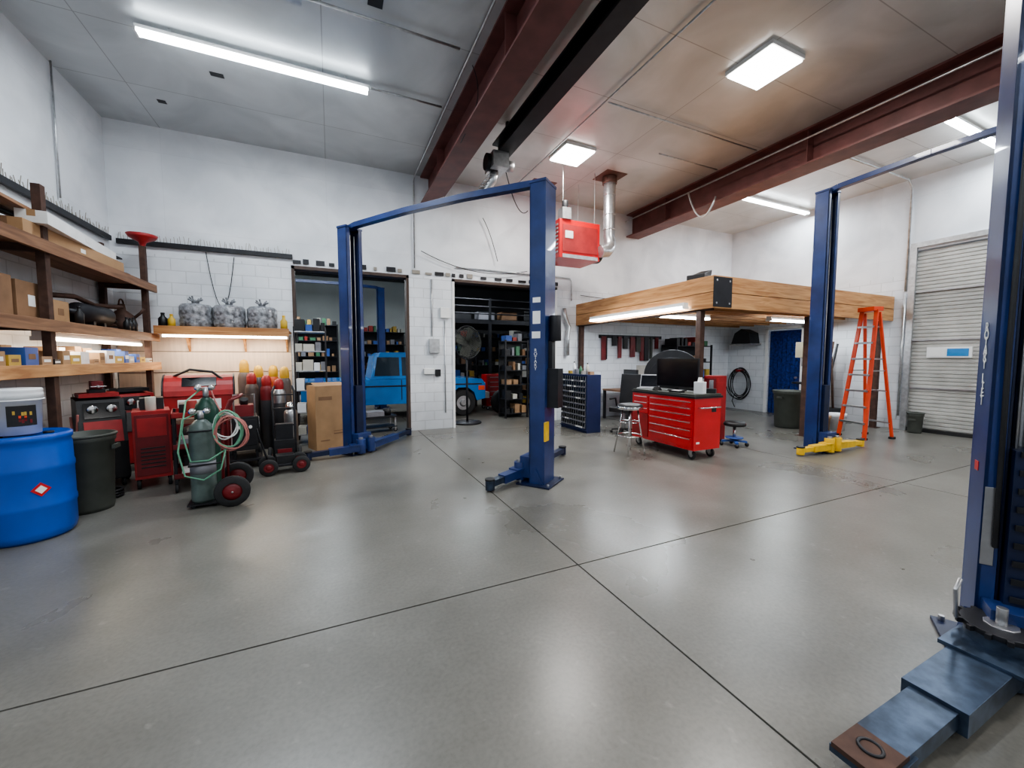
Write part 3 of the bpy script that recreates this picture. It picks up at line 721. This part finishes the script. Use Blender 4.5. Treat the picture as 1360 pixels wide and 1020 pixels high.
b.box2((-.2, -.34, .2), (.25, .34, .6), dkred); b.box2((.3, -.25, .8), (.31, .25, .95), lab_w); b.box((.24, 0, 1.2), (.01, .4, .16), screen, ry=-40)
b.tube([(.1, -.3, 1.28), (.25, -.1, 1.38), (.15, .15, 1.34), (.2, .3, 1.2)], .018, black)
b.done(.01)
b = B('black_shop_vacuum'); b.at(-1.72, 6.68)
b.lathe((0, 0, 0), [(0, .06), (.17, .06), (.18, .1), (.17, .42), (.19, .44), (.19, .48), (.14, .6), (.06, .64), (0, .64)], black, 24); b.lathe((0, 0, 0), [(.18, .43), (.195, .44), (.195, .48), (.18, .49)], dkred)
for k in range(4): a = k*math.pi/2+.4; b.sphere((.15*math.cos(a), .15*math.sin(a), .035), .035, black, n=10, m=6)
b.tube([(.08, -.05, .55), (.19, -.1, .6), (.2, -.14, .35), (.1, -.18, .1), (-.1, -.18, .04)], .02, black)
b.done()
def cylinder(name, x, y, r, h, m1, m2, capm, z=0):
    b = B(name); b.at(x, y, z)
    b.lathe((0, 0, 0), [(0, 0), (r, 0), (r, h*.66)], m1, 20)
    b.lathe((0, 0, 0), [(r, h*.66), (r, h*.78), (r*.92, h*.82), (r*.7, h*.85)], m2, 20)
    b.lathe((0, 0, 0), [(r*.68, h*.845), (r*.74, h*.87), (r*.72, h*.94), (r*.5, h*.985), (0, h)], capm, 16)
    return b.done()
brn = M('brown_cylinder', (.10, .075, .065), .45, var=.25); org = M('orange_cyl', (.40, .08, .025), .45); dgr = M('dark_grey_cylinder', (.05, .05, .055), .4)
for i, (x, y, m1, m2, cp, hh) in enumerate(((-1.40, 8.32, brn, brn, capyel, 1.52), (-1.17, 8.2, dgr, dgr, capyel, 1.42), (-.96, 8.32, dkred, org, capyel, 1.42), (-1.02, 7.90, dgr, dkred, red2, 1.26), (-.82, 7.72, dgr, steel, red2, 1.20), (-.76, 8.05, brn, brn, capyel, 1.40), (-1.24, 7.95, brn, brn, red2, 1.30))):
    cylinder('gas_cylinder', x, y, .10, hh, m1, m2, cp)
cylinder('silver_gas_cylinder', -.62, 7.30, .10, .84, steel, steel, chrome)
b = B('oxy_acetylene_cart'); b.at(-1.25, 5.22, 0, 186)
for yy, m1, hh, xx in ((.13, greygreen, 1.0, .02), (-.12, green_c, 1.24, .0)):
    b.lathe((xx, yy, .05), [(0, 0), (.105, 0), (.11, .03), (.11, hh*.74), (.095, hh*.80), (.05, hh*.85), (.035, hh*.86)], m1, 24)
    b.cyl((xx, yy, .05+hh*.85), (xx, yy, .05+hh*.95), .028, steel, n=10); b.cyl((xx-.05, yy, .05+hh*.93), (xx+.05, yy, .05+hh*.93), .015, chrome, n=8)
    for k in (-1, 1): b.lathe((xx+k*.06, yy+.04, .05+hh*.95), [(0, 0), (.033, 0), (.033, .03), (0, .03)], chrome, 14, 'y')
b.lathe((.02, .13, .35), [(.1105, 0), (.112, .0), (.112, .12), (.1105, .12)], bins_c[5], 24)
b.box2((-.16, -.25, .035), (.15, .26, .05), black_steel); b.box2((-.12, -.2, 0), (-.09, .2, .035), black_steel); b.box2((.09, -.2, 0), (.12, .2, .035), black_steel)
for s in (-1, 1):
    b.tube([(-.15, s*.22, .05), (-.17, s*.22, .9), (-.24, s*.20, 1.1), (-.32, s*.2, 1.13)], .014, dkred)
    b.bar((-.16, s*.22, .15), (-.24, s*.28, .15), .02, .02, black_steel)
for z in (.45, .8): b.tube([(-.16, -.22, z), (.12, -.24, z), (.14, 0, z), (.12, .26, z), (-.16, .22, z)], .009, black_steel)
b.tube([(-.32, -.2, 1.13), (-.32, .2, 1.13)], .014, dkred)
b.tube([(-.24, -.32, .155), (-.24, .36, .155)], .012, steel)
wheel(b, (-.24, .33, .16), .16, .06, hub=dkred); wheel(b, (-.24, -.31, .16), .16, .06, hub=dkred)
def loop(c, rx_, rz_, off, mat, k=2):
    pts = []
    for i in range(k*22):
        t = i/22*2*math.pi; pts.append((c[0]+rx_*math.cos(t)*(1+.08*math.sin(t*.37)), c[1]+off*math.sin(t*.5)+.01*i/22, c[2]+rz_*math.sin(t)+.02*math.sin(t*1.5)))
    b.tube(pts, .008, mat, 6)
loop((-.22, .25, .80), .12, .19, .03, hosegreen, 3); loop((-.25, .27, .76), .14, .17, .03, hosered, 3); loop((-.2, .24, .84), .10, .13, .03, lab_w, 2)
b.tube([(.05, .17, .98), (.16, .2, .92), (.20, .24, .6), (.15, .27, .36), (.0, .28, .3), (-.15, .3, .4), (-.2, .3, .62)], .008, hosegreen)
b.tube([(.05, -.1, 1.2), (.14, .1, 1.1), (.17, .2, .8), (.1, .27, .5), (-.05, .28, .5), (-.2, .28, .6)], .008, hosegreen)
b.tube(sag((-.05, -.1, 1.2), (-.25, .26, .95), .1), .008, hosered)
b.done()
b = B('wire_feed_welder'); b.at(-1.16, 6.78, 0, -80)
b.box2((-.26, -.15, .25), (.22, .15, .72), black); b.box2((.22, -.13, .32), (.232, .13, .68), black_steel); b.box2((-.2, -.155, .4), (.1, -.15, .6), red2)
for s in (-.06, .06): b.cyl((.23, s, .58), (.25, s, .58), .022, lab_w)
b.box2((-.36, -.19, .1), (.26, .19, .13), black_steel)
for s in (-.18, .18): wheel(b, (-.28, s, .12), .12, .05, hub=dkred); wheel(b, (.2, s*.8, .05), .05, .03)
for s in (-.13, .13): b.bar((.18, s, .13), (.18, s, .25), .03, .03, black_steel); b.bar((-.2, s, .13), (-.2, s, .25), .03, .03, black_steel)
b.tube([(-.26, -.13, .72), (-.28, -.13, 1.0), (-.28, .13, 1.0), (-.26, .13, .72)], .014, steel)
for k in range(3): b.torus((.08-.05*k, .165, .55), .14, .012, black, 'y')
b.box2((-.13, -.11, .72), (.13, .11, .88), dkred); b.cyl((0, 0, .88), (.05, 0, .96), .05, black); b.done(.008)
b = B('equipment_hand_truck'); b.at(-.66, 6.70, 0, -85)
for s in (-.14, .14): b.tube([(.05, s, .1), (-.05, s, .7), (-.1, s, 1.05), (-.2, s*.8, 1.12)], .016, black_steel)
for z in (.3, .55, .8, 1.0): b.bar((.05-z*.14, -.14, z), (.05-z*.14, .14, z), .03, .02, black_steel)
b.box2((.02, -.16, .0), (.26, .16, .015), black_steel); b.box2((.04, -.13, .015), (.23, .13, .38), black); b.box2((.06, -.11, .38), (.20, .11, .6), black_steel); b.box2((.23, -.09, .15), (.236, .09, .25), dkred)
for s in (-.19, .19): wheel(b, (.0, s, .12), .12, .05, hub=red2)
b.done(.004)
b = B('red_wheeled_dolly'); b.at(-.62, 6.15, 0, 10)
b.box2((-.2, -.12, .1), (.2, .12, .13), black_steel)
for sx in (-.19, .19): wheel(b, (sx, -.14, .11), .11, .05, hub=dkred); wheel(b, (sx, .14, .11), .11, .05, hub=dkred)
b.box2((-.1, -.09, .13), (.12, .09, .24), black); b.tube([(-.18, 0, .13), (-.28, 0, .5), (-.3, 0, .62)], .012, black_steel); b.done(.004)

b = B('wire_shelf_unit'); b.at(-.34, 8.22)
for sx in (-.25, .25):
    for sy in (-.2, .2): b.cyl((sx, sy, 0), (sx, sy, 2.1), .014, black_steel, n=8)
for k, z in enumerate((.15, .55, .95, 1.3, 1.65, 2.0)):
    b.box2((-.26, -.21, z), (.26, .21, z+.02), steel)
    x = -.24
    while x < .18:
        w = random.uniform(.08, .18); hh = random.uniform(.1, .25); b.box2((x, -.19, z+.02), (min(x+w, .25), .1, z+.02+hh), random.choice([bins_c[0], bins_c[5], white_pl, black, bins_c[0], bins_c[2], black])); x += w+.015
b.done(.003)
b = B('leaning_cardboard_box'); b.at(-.08, 7.55, 0, 22)
b.box2((-.27, -.19, 0), (.27, .19, 1.08), card)
b.box2((-.22, -.193, .84), (.0, -.19, .90), card2); b.box2((.02, -.193, .25), (.2, -.19, .27), card2); b.box2((.02, -.193, .30), (.2, -.19, .31), card2); b.box2((-.2, -.193, .15), (-.05, -.19, .17), card2)
b.box((-.0, -.05, 1.10), (.5, .2, .006), card, rx=14); b.box((.30, 0, 1.07), (.12, .3, .006), card, ry=-25)
b.done(.006)

# ------------------------------------------------------------------ neighbouring bay contents
b = B('pickup_truck'); b.at(1.6, 11.0)
W = .85
body = [(-2.25, .45), (-2.25, 1.0), (-.55, 1.02), (.85, 1.02), (1.0, 1.05), (2.1, .98), (2.2, .85), (2.2, .45), (1.95, .4), (1.88, .62), (1.7, .76), (1.45, .76), (1.27, .62), (1.2, .4), (-.95, .4), (-1.02, .62), (-1.2, .76), (-1.45, .76), (-1.63, .62), (-1.7, .4)]
b.prism(body, 'y', -W, W, truck_blue)
cab0 = [(-.75, 1.02), (-.65, 1.60), (-.5, 1.68), (.35, 1.68), (.5, 1.62), (.95, 1.04)]
vs = [(x, -W+.02+(.12 if z > 1.1 else 0), z) for x, z in cab0]+[(x, W-.02-(.12 if z > 1.1 else 0), z) for x, z in cab0]; n = 6
b.add(vs, [tuple(range(n))[::-1], tuple(range(n, 2*n))]+[(i, (i+1) % n, n+(i+1) % n, n+i) for i in range(n)], truck_blue)
def winq(x0, x1, x2, x3, side):
    def yy(z): return side*(W-.02-.12*(z-1.02)/.6+.004)
    P = [(x0, yy(1.1), 1.1), (x1, yy(1.1), 1.1), (x2, yy(1.56), 1.56), (x3, yy(1.56), 1.56)]
    q = [(p[0], p[1]+side*.006, p[2]) for p in P]
    b.add(P+q, [(0, 1, 2, 3), (4, 5, 6, 7), (0, 1, 5, 4), (1, 2, 6, 5), (2, 3, 7, 6), (3, 0, 4, 7)], glass)
for sd in (-1, 1): winq(.0, .80, .48, .0, sd); winq(-.66, -.06, -.06, -.58, sd)
b.box2((-.03, -W-.004, .5), (-.01, -W+.006, 1.0), black)
b.bar((.72, 0, 1.34), (.94, 0, 1.08), 1.4, .02, glass)
for x in (-1.32, 1.58):
    for s in (-1, 1): wheel(b, (x, s*(W-.08), .35), .35, .2, hub=steel)
b.box2((2.2, -W, .45), (2.32, W, .62), steel); b.box2((2.19, -.55, .68), (2.22, .55, .9), black)
for s in (-1, 1): b.box2((2.19, s*.6, .7), (2.215, s*.8, .88), lab_w); b.box2((2.0, s*W-.01, .68), (2.18, s*W+.01, .8), orange)
b.box2((-2.35, -W, .45), (-2.25, W, .6), steel); b.box((.75, -W-.08, 1.15), (.1, .16, .13), black)
b.bar((-2.2, -W-.005, .85), (2.1, -W-.005, .85), .02, .03, black)
b.done(.02)
b = B('pedestal_fan'); b.at(2.90, 8.98, 0, 20)
b.lathe((0, 0, 0), [(0, .05), (.08, .05), (.3, .03), (.33, .0)], black_steel, 24); b.torus((0, 0, .02), .32, .018, black_steel)
b.cyl((0, 0, .04), (0, 0, 1.85), .025, black_steel); b.cyl((0, -.02, 1.9), (0, .2, 1.9), .09, black_steel)
for r in (.38, .34, .30, .26, .22, .18, .14, .10, .06):
    for yy in (-.12, .05): b.torus((0, yy if r < .38 else -.03, 1.9), r, .0055, greycan if yy < 0 else black_steel, 'y', 28, 5)
b.torus((0, -.03, 1.9), .385, .014, black_steel, 'y')
for k in range(24):
    a = k*math.pi/12; c, s = math.cos(a), math.sin(a)
    b.tube([(.06*c, -.13, 1.9+.06*s), (.3*c, -.12, 1.9+.3*s), (.385*c, -.03, 1.9+.385*s), (.3*c, .06, 1.9+.3*s), (.06*c, .07, 1.9+.06*s)], .004, black_steel, 4)
for k in range(4):
    a = k*math.pi/2+.3
    b.T = Matrix.Translation((2.90, 8.98, 1.9)) @ Euler((0, 0, math.radians(20))).to_matrix().to_4x4() @ Euler((0, a, 0)).to_matrix().to_4x4()
    b.box((.19, -.03, 0), (.3, .01, .24), greycan, rx=22)
b.done()
def rack(name, x, y, rz, w, d, h, lv, dark=6):
    b = B(name); b.at(x, y, 0, rz)
    for sx in (-w/2, w/2):
        for sy in (-d/2, d/2): b.box2((sx-.02, sy-.02, 0), (sx+.02, sy+.02, h), black_steel)
    b.box2((-w/2, d/2-.01, 0), (w/2, d/2, h), black)
    for k in range(lv):
        z = .1+k*(h-.15)/(lv-1); b.box2((-w/2, -d/2, z), (w/2, d/2, z+.025), black_steel)
        u = -w/2+.03
        while u < w/2-.12:
            ww = random.uniform(.06, .16); hh = random.uniform(.08, .24); b.box2((u, -d/2+.03, z+.025), (u+ww, d/2-.05, z+.025+hh), random.choice(bins_c+[black]*dark+[card, card2])); u += ww+random.uniform(.02, .08)
    b.done()
rack('metal_parts_shelf', 4.32, 9.45, 0, .62, .4, 2.0, 6); rack('metal_parts_shelf', 3.7, 12.3, 0, 1.0, .5, 2.2, 6)
rack('metal_parts_shelf', 5.8, 11.2, -60, 1.6, .5, 2.2, 6); rack('metal_parts_shelf', 5.6, 15.6, 0, 2.4, .6, 2.4, 5)
rack('metal_parts_shelf', -.9, 14.2, 0, 2.2, .6, 2.6, 6, 1); rack('metal_parts_shelf', -2.4, 10.6, 70, 1.4, .5, 2.2, 5, 1)
rack('metal_parts_shelf', 8.6, 17.2, 0, 2.6, .6, 2.4, 5); rack('metal_parts_shelf', 1.8, 17.0, 0, 2.0, .6, 2.6, 6, 1)
b = B('steel_storage_loft')
b.box2((3.4, 13.4, 2.75), (10.5, 16.5, 2.9), black_steel)
for z in (3.1, 3.35, 3.6): b.tube([(3.4, 13.4, z), (10.5, 13.4, z)], .025, black_steel); b.tube([(3.4, 13.4, z), (3.4, 16.5, z)], .025, black_steel)
for x in (3.4, 5.2, 7.0, 8.8, 10.5): b.box2((x-.04, 13.36, 2.9), (x+.04, 13.44, 3.65), black_steel); b.box2((x-.05, 13.35, 0), (x+.05, 13.45, 2.75), black_steel)
for y in (15, 16.5): b.box2((3.36, y-.04, 0), (3.44, y+.04, 3.65), black_steel)
for k in range(7): b.box2((4.0+k*.9, 13.7, 2.9), (4.6+k*.9, 14.2, 3.1+.2*random.random()), random.choice([card, black, bins_c[5], card2]))
b.done()
b = B('red_tool_chest'); b.at(4.45, 11.2, 0, 0); b.box2((-.3, -.22, .12), (.3, .22, 1.05), red)
for k in range(6): b.box2((-.27, -.235, .18+k*.14), (.27, -.22, .30+k*.14), red2); b.box2((-.2, -.245, .26+k*.14), (.2, -.235, .275+k*.14), steel)
for sx in (-.25, .25):
    for sy in (-.18, .18): wheel(b, (sx, sy, .06), .06, .03)
b.done(.005)
b = B('spare_tire'); b.at(4.3, 10.2, 0, 15); wheel(b, (0, 0, .33), .33, .2, 'y'); b.done()
b = B('two_post_car_lift'); column(b, 1.38, 12.7, 180, 3.6); column(b, -1.8, 12.7, 0, 3.6); obeam(b, (-1.8, 12.7), (1.38, 12.7), 3.6); b.done()
b = B('garage_creeper_cart'); b.at(.85, 8.72, 0, 10); b.box2((-.35, -.2, .3), (.35, .2, .34), black_steel); b.box2((-.35, -.2, .1), (.35, .2, .12), black_steel)
for sx in (-.32, .32):
    for sy in (-.17, .17): b.box2((sx-.015, sy-.015, .05), (sx+.015, sy+.015, .34), steel); wheel(b, (sx, sy, .04), .04, .025)
b.box2((-.25, -.15, .34), (.1, .1, .44), bins_c[5]); b.cyl((.2, 0, .34), (.2, 0, .48), .08, black); b.done()

# ------------------------------------------------------------------ centre/right objects
b = B('rolling_tool_cabinet')
x0, x1, y0, y1 = 4.90, 5.46, 4.24, 5.58
b.box2((x0, y0, .15), (x1, y1, .94), red); b.box2((x0-.02, y0-.02, .94), (x1+.02, y1+.02, .97), black_steel); b.box2((x0, y0, .97), (x1, y1, 1.0), greycan)
rows = [(.20, .34), (.35, .47), (.48, .59), (.60, .70), (.71, .80), (.81, .90)]
for za, zb in rows:
    for ya, yb in ((y0+.03, y0+.92), (y0+.94, y1-.03)):
        if yb > y1-.1 and za < .6: continue
        b.box2((x0-.018, ya, za), (x0, yb, zb), red); b.box2((x0-.026, ya+.03, zb-.025), (x0-.018, yb-.03, zb-.012), chrome)
b.box2((x0-.018, y0+.94, .2), (x0, y1-.03, .59), red2)
b.tube([(x0+.08, y0, .8), (x0+.08, y0-.06, .8), (x1-.08, y0-.06, .8), (x1-.08, y0, .8)], .012, chrome)
b.box2((x1-.2, y0-.003, .72), (x1-.1, y0, .78), black); b.box2((x0+.05, y0-.003, .25), (x0+.12, y0, .28), lab_w)
for x in (x0+.08, x1-.08):
    for y in (y0+.1, y1-.1): wheel(b, (x, y, .07), .07, .04, 'x'); b.box2((x-.035, y-.03, .07), (x+.035, y+.03, .15), steel)
b.done(.006)
def monitor(name, x, y, z, rz, w, h, stand=.1):
    b = B(name); b.at(x, y, z, rz)
    b.box2((-.02, -w/2, stand), (.02, w/2, stand+h), black); b.box2((-.023, -w/2+.015, stand+.015), (-.02, w/2-.015, stand+h-.015), screen)
    b.box2((.0, -.03, 0), (.04, .03, stand+.1), black); b.box2((-.08, -.13, 0), (.08, .13, .015), black); b.done(.004)
monitor('computer_monitor', 5.26, 4.92, 1.0, 14, .74, .48, .06)
b = B('laptop'); b.at(5.10, 5.42, 1.0, 215); b.box2((-.12, -.17, 0), (.12, .17, .02), steel); b.box((-.17, 0, .13), (.012, .34, .25), steel, ry=-22); b.box((-.160, 0, .132), (.004, .31, .21), screen, ry=-22); b.done(.003)
b = B('diagnostic_tablet'); b.at(4.98, 4.66, 1.0, 10); b.box2((-.06, -.1, 0), (.06, .1, .03), black); b.box2((-.05, -.06, .03), (.05, .06, .035), lab_w); b.done(.003)
b = B('white_shop_towel_box'); b.at(5.14, 4.36, 1.0, 15); b.box2((-.06, -.07, 0), (.06, .07, .18), white_pl); b.prism([(-.03, .18), (.03, .18), (.0, .25)], 'y', -.03, .03, lab_w); b.done(.004)
b = B('scan_tool_box'); b.at(5.36, 4.34, 1.0, 30); b.box2((-.05, -.07, 0), (.05, .07, .07), black); b.cyl((0, 0, .07), (0, 0, .2), .03, bins_c[5], n=12); b.done(.003)
b = B('cable_pile'); b.at(5.0, 5.1, 1.0)
for k in range(3): b.torus((0, .0, .012+.018*k), .07-.01*k, .009, black, n=20, m=6)
b.done()
b = B('rolling_shop_stool'); b.at(6.42, 4.70, 0, 20)
for k in range(4):
    a = k*math.pi/2+.5; b.bar((0, 0, .1), (.2*math.cos(a), .2*math.sin(a), .08), .05, .03, bins_c[0]); b.sphere((.2*math.cos(a), .2*math.sin(a), .035), .035, black, n=10, m=6)
b.cyl((0, 0, .1), (0, 0, .36), .025, chrome); b.lathe((0, 0, .36), [(0, 0), (.17, 0), (.18, .03), (.16, .07), (0, .075)], black, 22); b.lathe((0, 0, .14), [(0, 0), (.14, 0), (.14, .02), (0, .02)], bins_c[0], 20); b.done()
b = B('red_tall_tool_locker'); b.at(6.42, 5.12, 0, 0); b.box2((-.12, -.14, .06), (.12, .14, 1.22), red2); b.box2((-.125, -.12, .1), (-.12, .12, .62), dkred); b.box2((-.125, -.12, .66), (-.12, .12, 1.17), dkred); b.box2((-.1, -.145, .3), (.1, -.14, 1.1), red2)
for sx in (-.08, .08):
    for sy in (-.1, .1): b.cyl((sx, sy, 0), (sx, sy, .06), .02, black, n=8)
b.done(.006)
b = B('bar_stool'); b.at(4.36, 5.02)
b.lathe((0, 0, 0), [(0, .72), (.18, .72), (.195, .735), (.2, .77), (.19, .80), (.14, .815), (0, .82)], black, 28); b.lathe((0, 0, 0), [(.198, .725), (.205, .74), (.205, .765), (.198, .775)], chrome, 28)
for k in range(4):
    a = math.pi/4+k*math.pi/2; c, s = math.cos(a), math.sin(a); b.tube([(.12*c, .12*s, .72), (.15*c, .15*s, .5), (.24*c, .24*s, .01)], .012, chrome)
b.torus((0, 0, .3), .195, .009, chrome); b.torus((0, 0, .52), .15, .009, chrome); b.done()
b = B('parts_bin_cabinet'); b.box2((4.72, 6.72, 0), (5.06, 7.72, 1.2), cab_blue)
for r in range(9):
    for c in range(11):
        y = 6.765+c*.086; z = .09+r*.12
        b.box2((4.70, y, z), (4.72, y+.006, z+.11), steel); b.box2((4.713, y+.008, z+.004), (4.722, y+.08, z+.108), screen); b.box2((4.695, y+.012, z), (4.72, y+.076, z+.03), bins_c[5] if random.random() < .75 else lab_w)
b.box2((4.69, 6.72, .05), (4.72, 7.72, .07), cab_blue); b.done(.003)
for i in range(7):
    yy = 6.82+i*.125
    if i % 2: bottle('spray_bottle', 4.88, yy, 1.2, .035, random.uniform(.15, .24), random.choice(bins_c+[white_pl]))
    else: carton('small_parts_box', 4.88, yy, 1.2, .1, .08, random.uniform(.06, .12), random.choice(bins_c), 0, False)
b = B('work_desk'); b.box2((6.3, 6.5, .72), (7.0, 8.3, .76), wood_dk)
for x in (6.34, 6.96):
    for y in (6.54, 8.26): b.box2((x-.03, y-.03, 0), (x+.03, y+.03, .72), black_steel)
b.box2((6.4, 6.6, .1), (6.9, 7.0, .7), bins_c[5]); b.done(.004)
monitor('computer_monitor', 6.6, 6.9, .76, -30, .6, .38, .12); monitor('computer_monitor', 6.6, 7.6, .76, -10, .6, .38, .12)
b = B('hanging_tools_rail'); b.box2((6.3, 8.45, 2.06), (8.4, 8.49, 2.14), black_steel)
x = 6.35
while x < 8.3:
    hh = random.uniform(.2, .65); b.box2((x, 8.42, 2.1-hh), (x+random.uniform(.04, .18), 8.45, 2.1), random.choice([black, black, black_steel, bins_c[5], greycan, dkred])); x += random.uniform(.12, .24)
b.done()
b = B('office_chair'); b.at(5.42, 6.42, 0, 200)
for k in range(5):
    a = k*2*math.pi/5; b.bar((0, 0, .1), (.25*math.cos(a), .25*math.sin(a), .07), .04, .03, black); b.sphere((.25*math.cos(a), .25*math.sin(a), .03), .03, black, n=10, m=6)
b.cyl((0, 0, .08), (0, 0, .45), .03, steel); b.box2((-.22, -.22, .45), (.22, .22, .54), black); b.box((-.25, 0, .9), (.08, .44, .62), black, ry=-8)
for s in (-1, 1): b.tube([(-.1, s*.22, .5), (-.1, s*.26, .7), (.13, s*.26, .7)], .02, black)
b.done(.025)
b = B('tire_balancer_machine'); b.at(6.02, 5.74, 0, 38)
b.box2((-.2, -.42, 0), (.2, .42, .95), black_steel); b.box2((-.22, -.44, .90), (.22, .44, .98), black)
b.prism([(.52*math.cos(math.radians(a)), 1.20+.50*math.sin(math.radians(a))) for a in range(0, 181, 10)]+[(-.50, .98), (.50, .98)], 'x', -.15, .15, black)
b.prism([(.43*math.cos(math.radians(a)), 1.16+.40*math.sin(math.radians(a))) for a in range(0, 181, 12)], 'x', -.16, -.15, black_steel)
b.box((-.205, 0, .6), (.01, .5, .3), cab_blue); b.cyl((-.16, 0, 1.15), (-.28, 0, 1.15), .03, steel); b.cyl((-.27, 0, 1.15), (-.29, 0, 1.15), .08, steel)
b.done(.012)
b = B('red_shop_cabinet'); b.at(7.6, 8.0); b.box2((-.4, -.3, .0), (.4, .3, 1.1), red2); b.box2((-.4, -.31, .55), (.4, -.3, .56), black); b.box2((-.3, -.2, 1.1), (.3, .2, 1.35), bins_c[2]); b.done(.008)
rack('metal_parts_shelf', 9.0, 8.1, 0, 1.3, .5, 1.9, 5)
b = B('hung_hose_coil'); b.at(11.13, 8.0, 1.0)
pts = []
for i in range(7*26):
    t = i/26*2*math.pi; q = i/26
    pts.append((-.015*q-.02, (.26+.05*math.sin(q*2.1))*math.cos(t)*(1+.04*q), -.22+(.42+.06*math.cos(q*1.7))*math.sin(t)))
b.tube(pts, .012, black, 6)
b.tube([(-.1, .1, -.5), (-.12, .18, -.75), (-.1, .1, -.93)], .012, black)
b.box2((-.18, -.05, .14), (.04, .05, .2), red2); b.done()
b = B('exhaust_fan_hood'); b.at(10.9, 7.75, 1.95, 90); b.prism([(-.3, 0), (.3, 0), (.2, .3), (0, .42), (-.25, .3)], 'y', -.2, .2, black); b.box2((-.33, -.22, -.04), (.33, .22, 0), steel); b.bar((0, -.29, .2), (0, -.2, .2), .05, .05, steel); b.done(.01)
b = B('drill_press'); b.at(9.98, 5.62, 0, 200)
b.box2((-.2, -.25, 0), (.25, .25, .05), black_steel); b.cyl((-.1, 0, .05), (-.1, 0, 1.85), .05, steel)
b.box2((-.2, -.13, 1.55), (.3, .13, 1.9), M('tan_machine', (.33, .29, .20), .5)); b.cyl((.2, 0, 1.35), (.2, 0, 1.55), .035, steel); b.lathe((.15, 0, .95), [(0, 0), (.2, 0), (.2, .04), (0, .04)], black_steel)
b.bar((-.1, 0, .95), (.1, 0, .95), .06, .06, black_steel); b.cyl((-.25, 0, 1.6), (-.25, 0, 1.85), .09, black)
for k in range(3): a = k*2.09; b.cyl((.15, .13, 1.65), (.15+.15*math.cos(a), .2, 1.65+.15*math.sin(a)), .008, chrome, n=6)
b.done(.008)
def pail(name, x, y, r, h, mat, z=0):
    b = B(name); b.at(x, y, z); b.lathe((0, 0, 0), [(0, 0), (r*.85, 0), (r*.95, h*.8), (r*1.04, h*.82), (r*1.04, h), (r*.96, h), (r*.8, .03), (0, .03)], mat, 22)
    b.tube([(r*math.cos(t), r*.3*math.sin(t)-r*.2, h*.85-r*.9*math.sin(t)) for t in [i*math.pi/10 for i in range(11)]], .004, steel, 5); b.done()
pail('green_bucket', 8.9, 4.85, .15, .36, M('green_plastic', (.02, .16, .07), .45)); pail('plastic_bucket', 9.85, 4.85, .16, .36, white_pl); pail('plastic_bucket', 9.4, 4.9, .15, .34, bins_c[6])
b = B('step_ladder'); b.at(9.46, 4.18, 0, 166)
H = 2.46
def lp(s, z, front):
    f = z/H; wv = .245-(.245-.13)*f
    return (.32-.27*f if front else -.33+.32*f, s*wv, z)
for s in (-1, 1):
    b.bar(lp(s, 0, True), lp(s, H, True), .03, .07, orange); b.bar(lp(s, 0, False), lp(s, H-.05, False), .03, .05, orange)
    for fr in (True, False): q = lp(s, 0, fr); b.box2((q[0]-.05, q[1]-.03, 0), (q[0]+.05, q[1]+.03, .04), black)
    b.bar(lp(s, 1.3, True), lp(s, 1.3, False), .012, .02, steel)
for k in range(1, 8):
    z = k*.305; p, q = lp(-1, z, True), lp(1, z, True); b.bar(p, q, .085, .035, steel if k % 2 else galv)
for k in range(1, 8, 2):
    z = k*.305; p, q = lp(-1, z, False), lp(1, z, False); b.bar(p, q, .03, .03, steel)
b.box2((-.08, -.15, H-.03), (.14, .15, H+.05), orange); b.done(.003)
b = B('vertical_pipe_rack'); b.at(10.78, 5.6)
for k in range(6): b.cyl((random.uniform(-.15, .15), random.uniform(-.2, .2), 0), (random.uniform(-.1, .15), random.uniform(-.2, .2), random.uniform(1.4, 2.1)), .025, random.choice([rust, black_steel, steel]), n=10)
b.box2((-.25, -.25, 0), (.25, .25, .35), black_steel); b.done()
b = B('vertical_drain_pipe'); b.tube([(5.2, 8.40, 2.75), (5.24, 8.40, 2.5), (5.34, 8.40, 2.3), (5.3, 8.40, 2.05), (5.3, 8.40, 1.6)], .05, galv, 12); b.done()

# ------------------------------------------------------------------ world + camera
w = bpy.data.worlds.new('world'); SC.world = w; w.use_nodes = True
w.node_tree.nodes['Background'].inputs[0].default_value = (.6, .68, .8, 1); w.node_tree.nodes['Background'].inputs[1].default_value = .3
try: SC.view_settings.look = 'AgX - Medium High Contrast'
except Exception: pass
cam = bpy.data.cameras.new('camera'); co = bpy.data.objects.new('camera', cam); COL.objects.link(co)
cam.sensor_width = 36; cam.lens = 529/1360*36; cam.clip_start = .02; cam.clip_end = 100
co.location = (0, 0, 1.55); co.rotation_euler = (math.radians(90-3.785), 0, math.radians(-24.36))
SC.camera = co
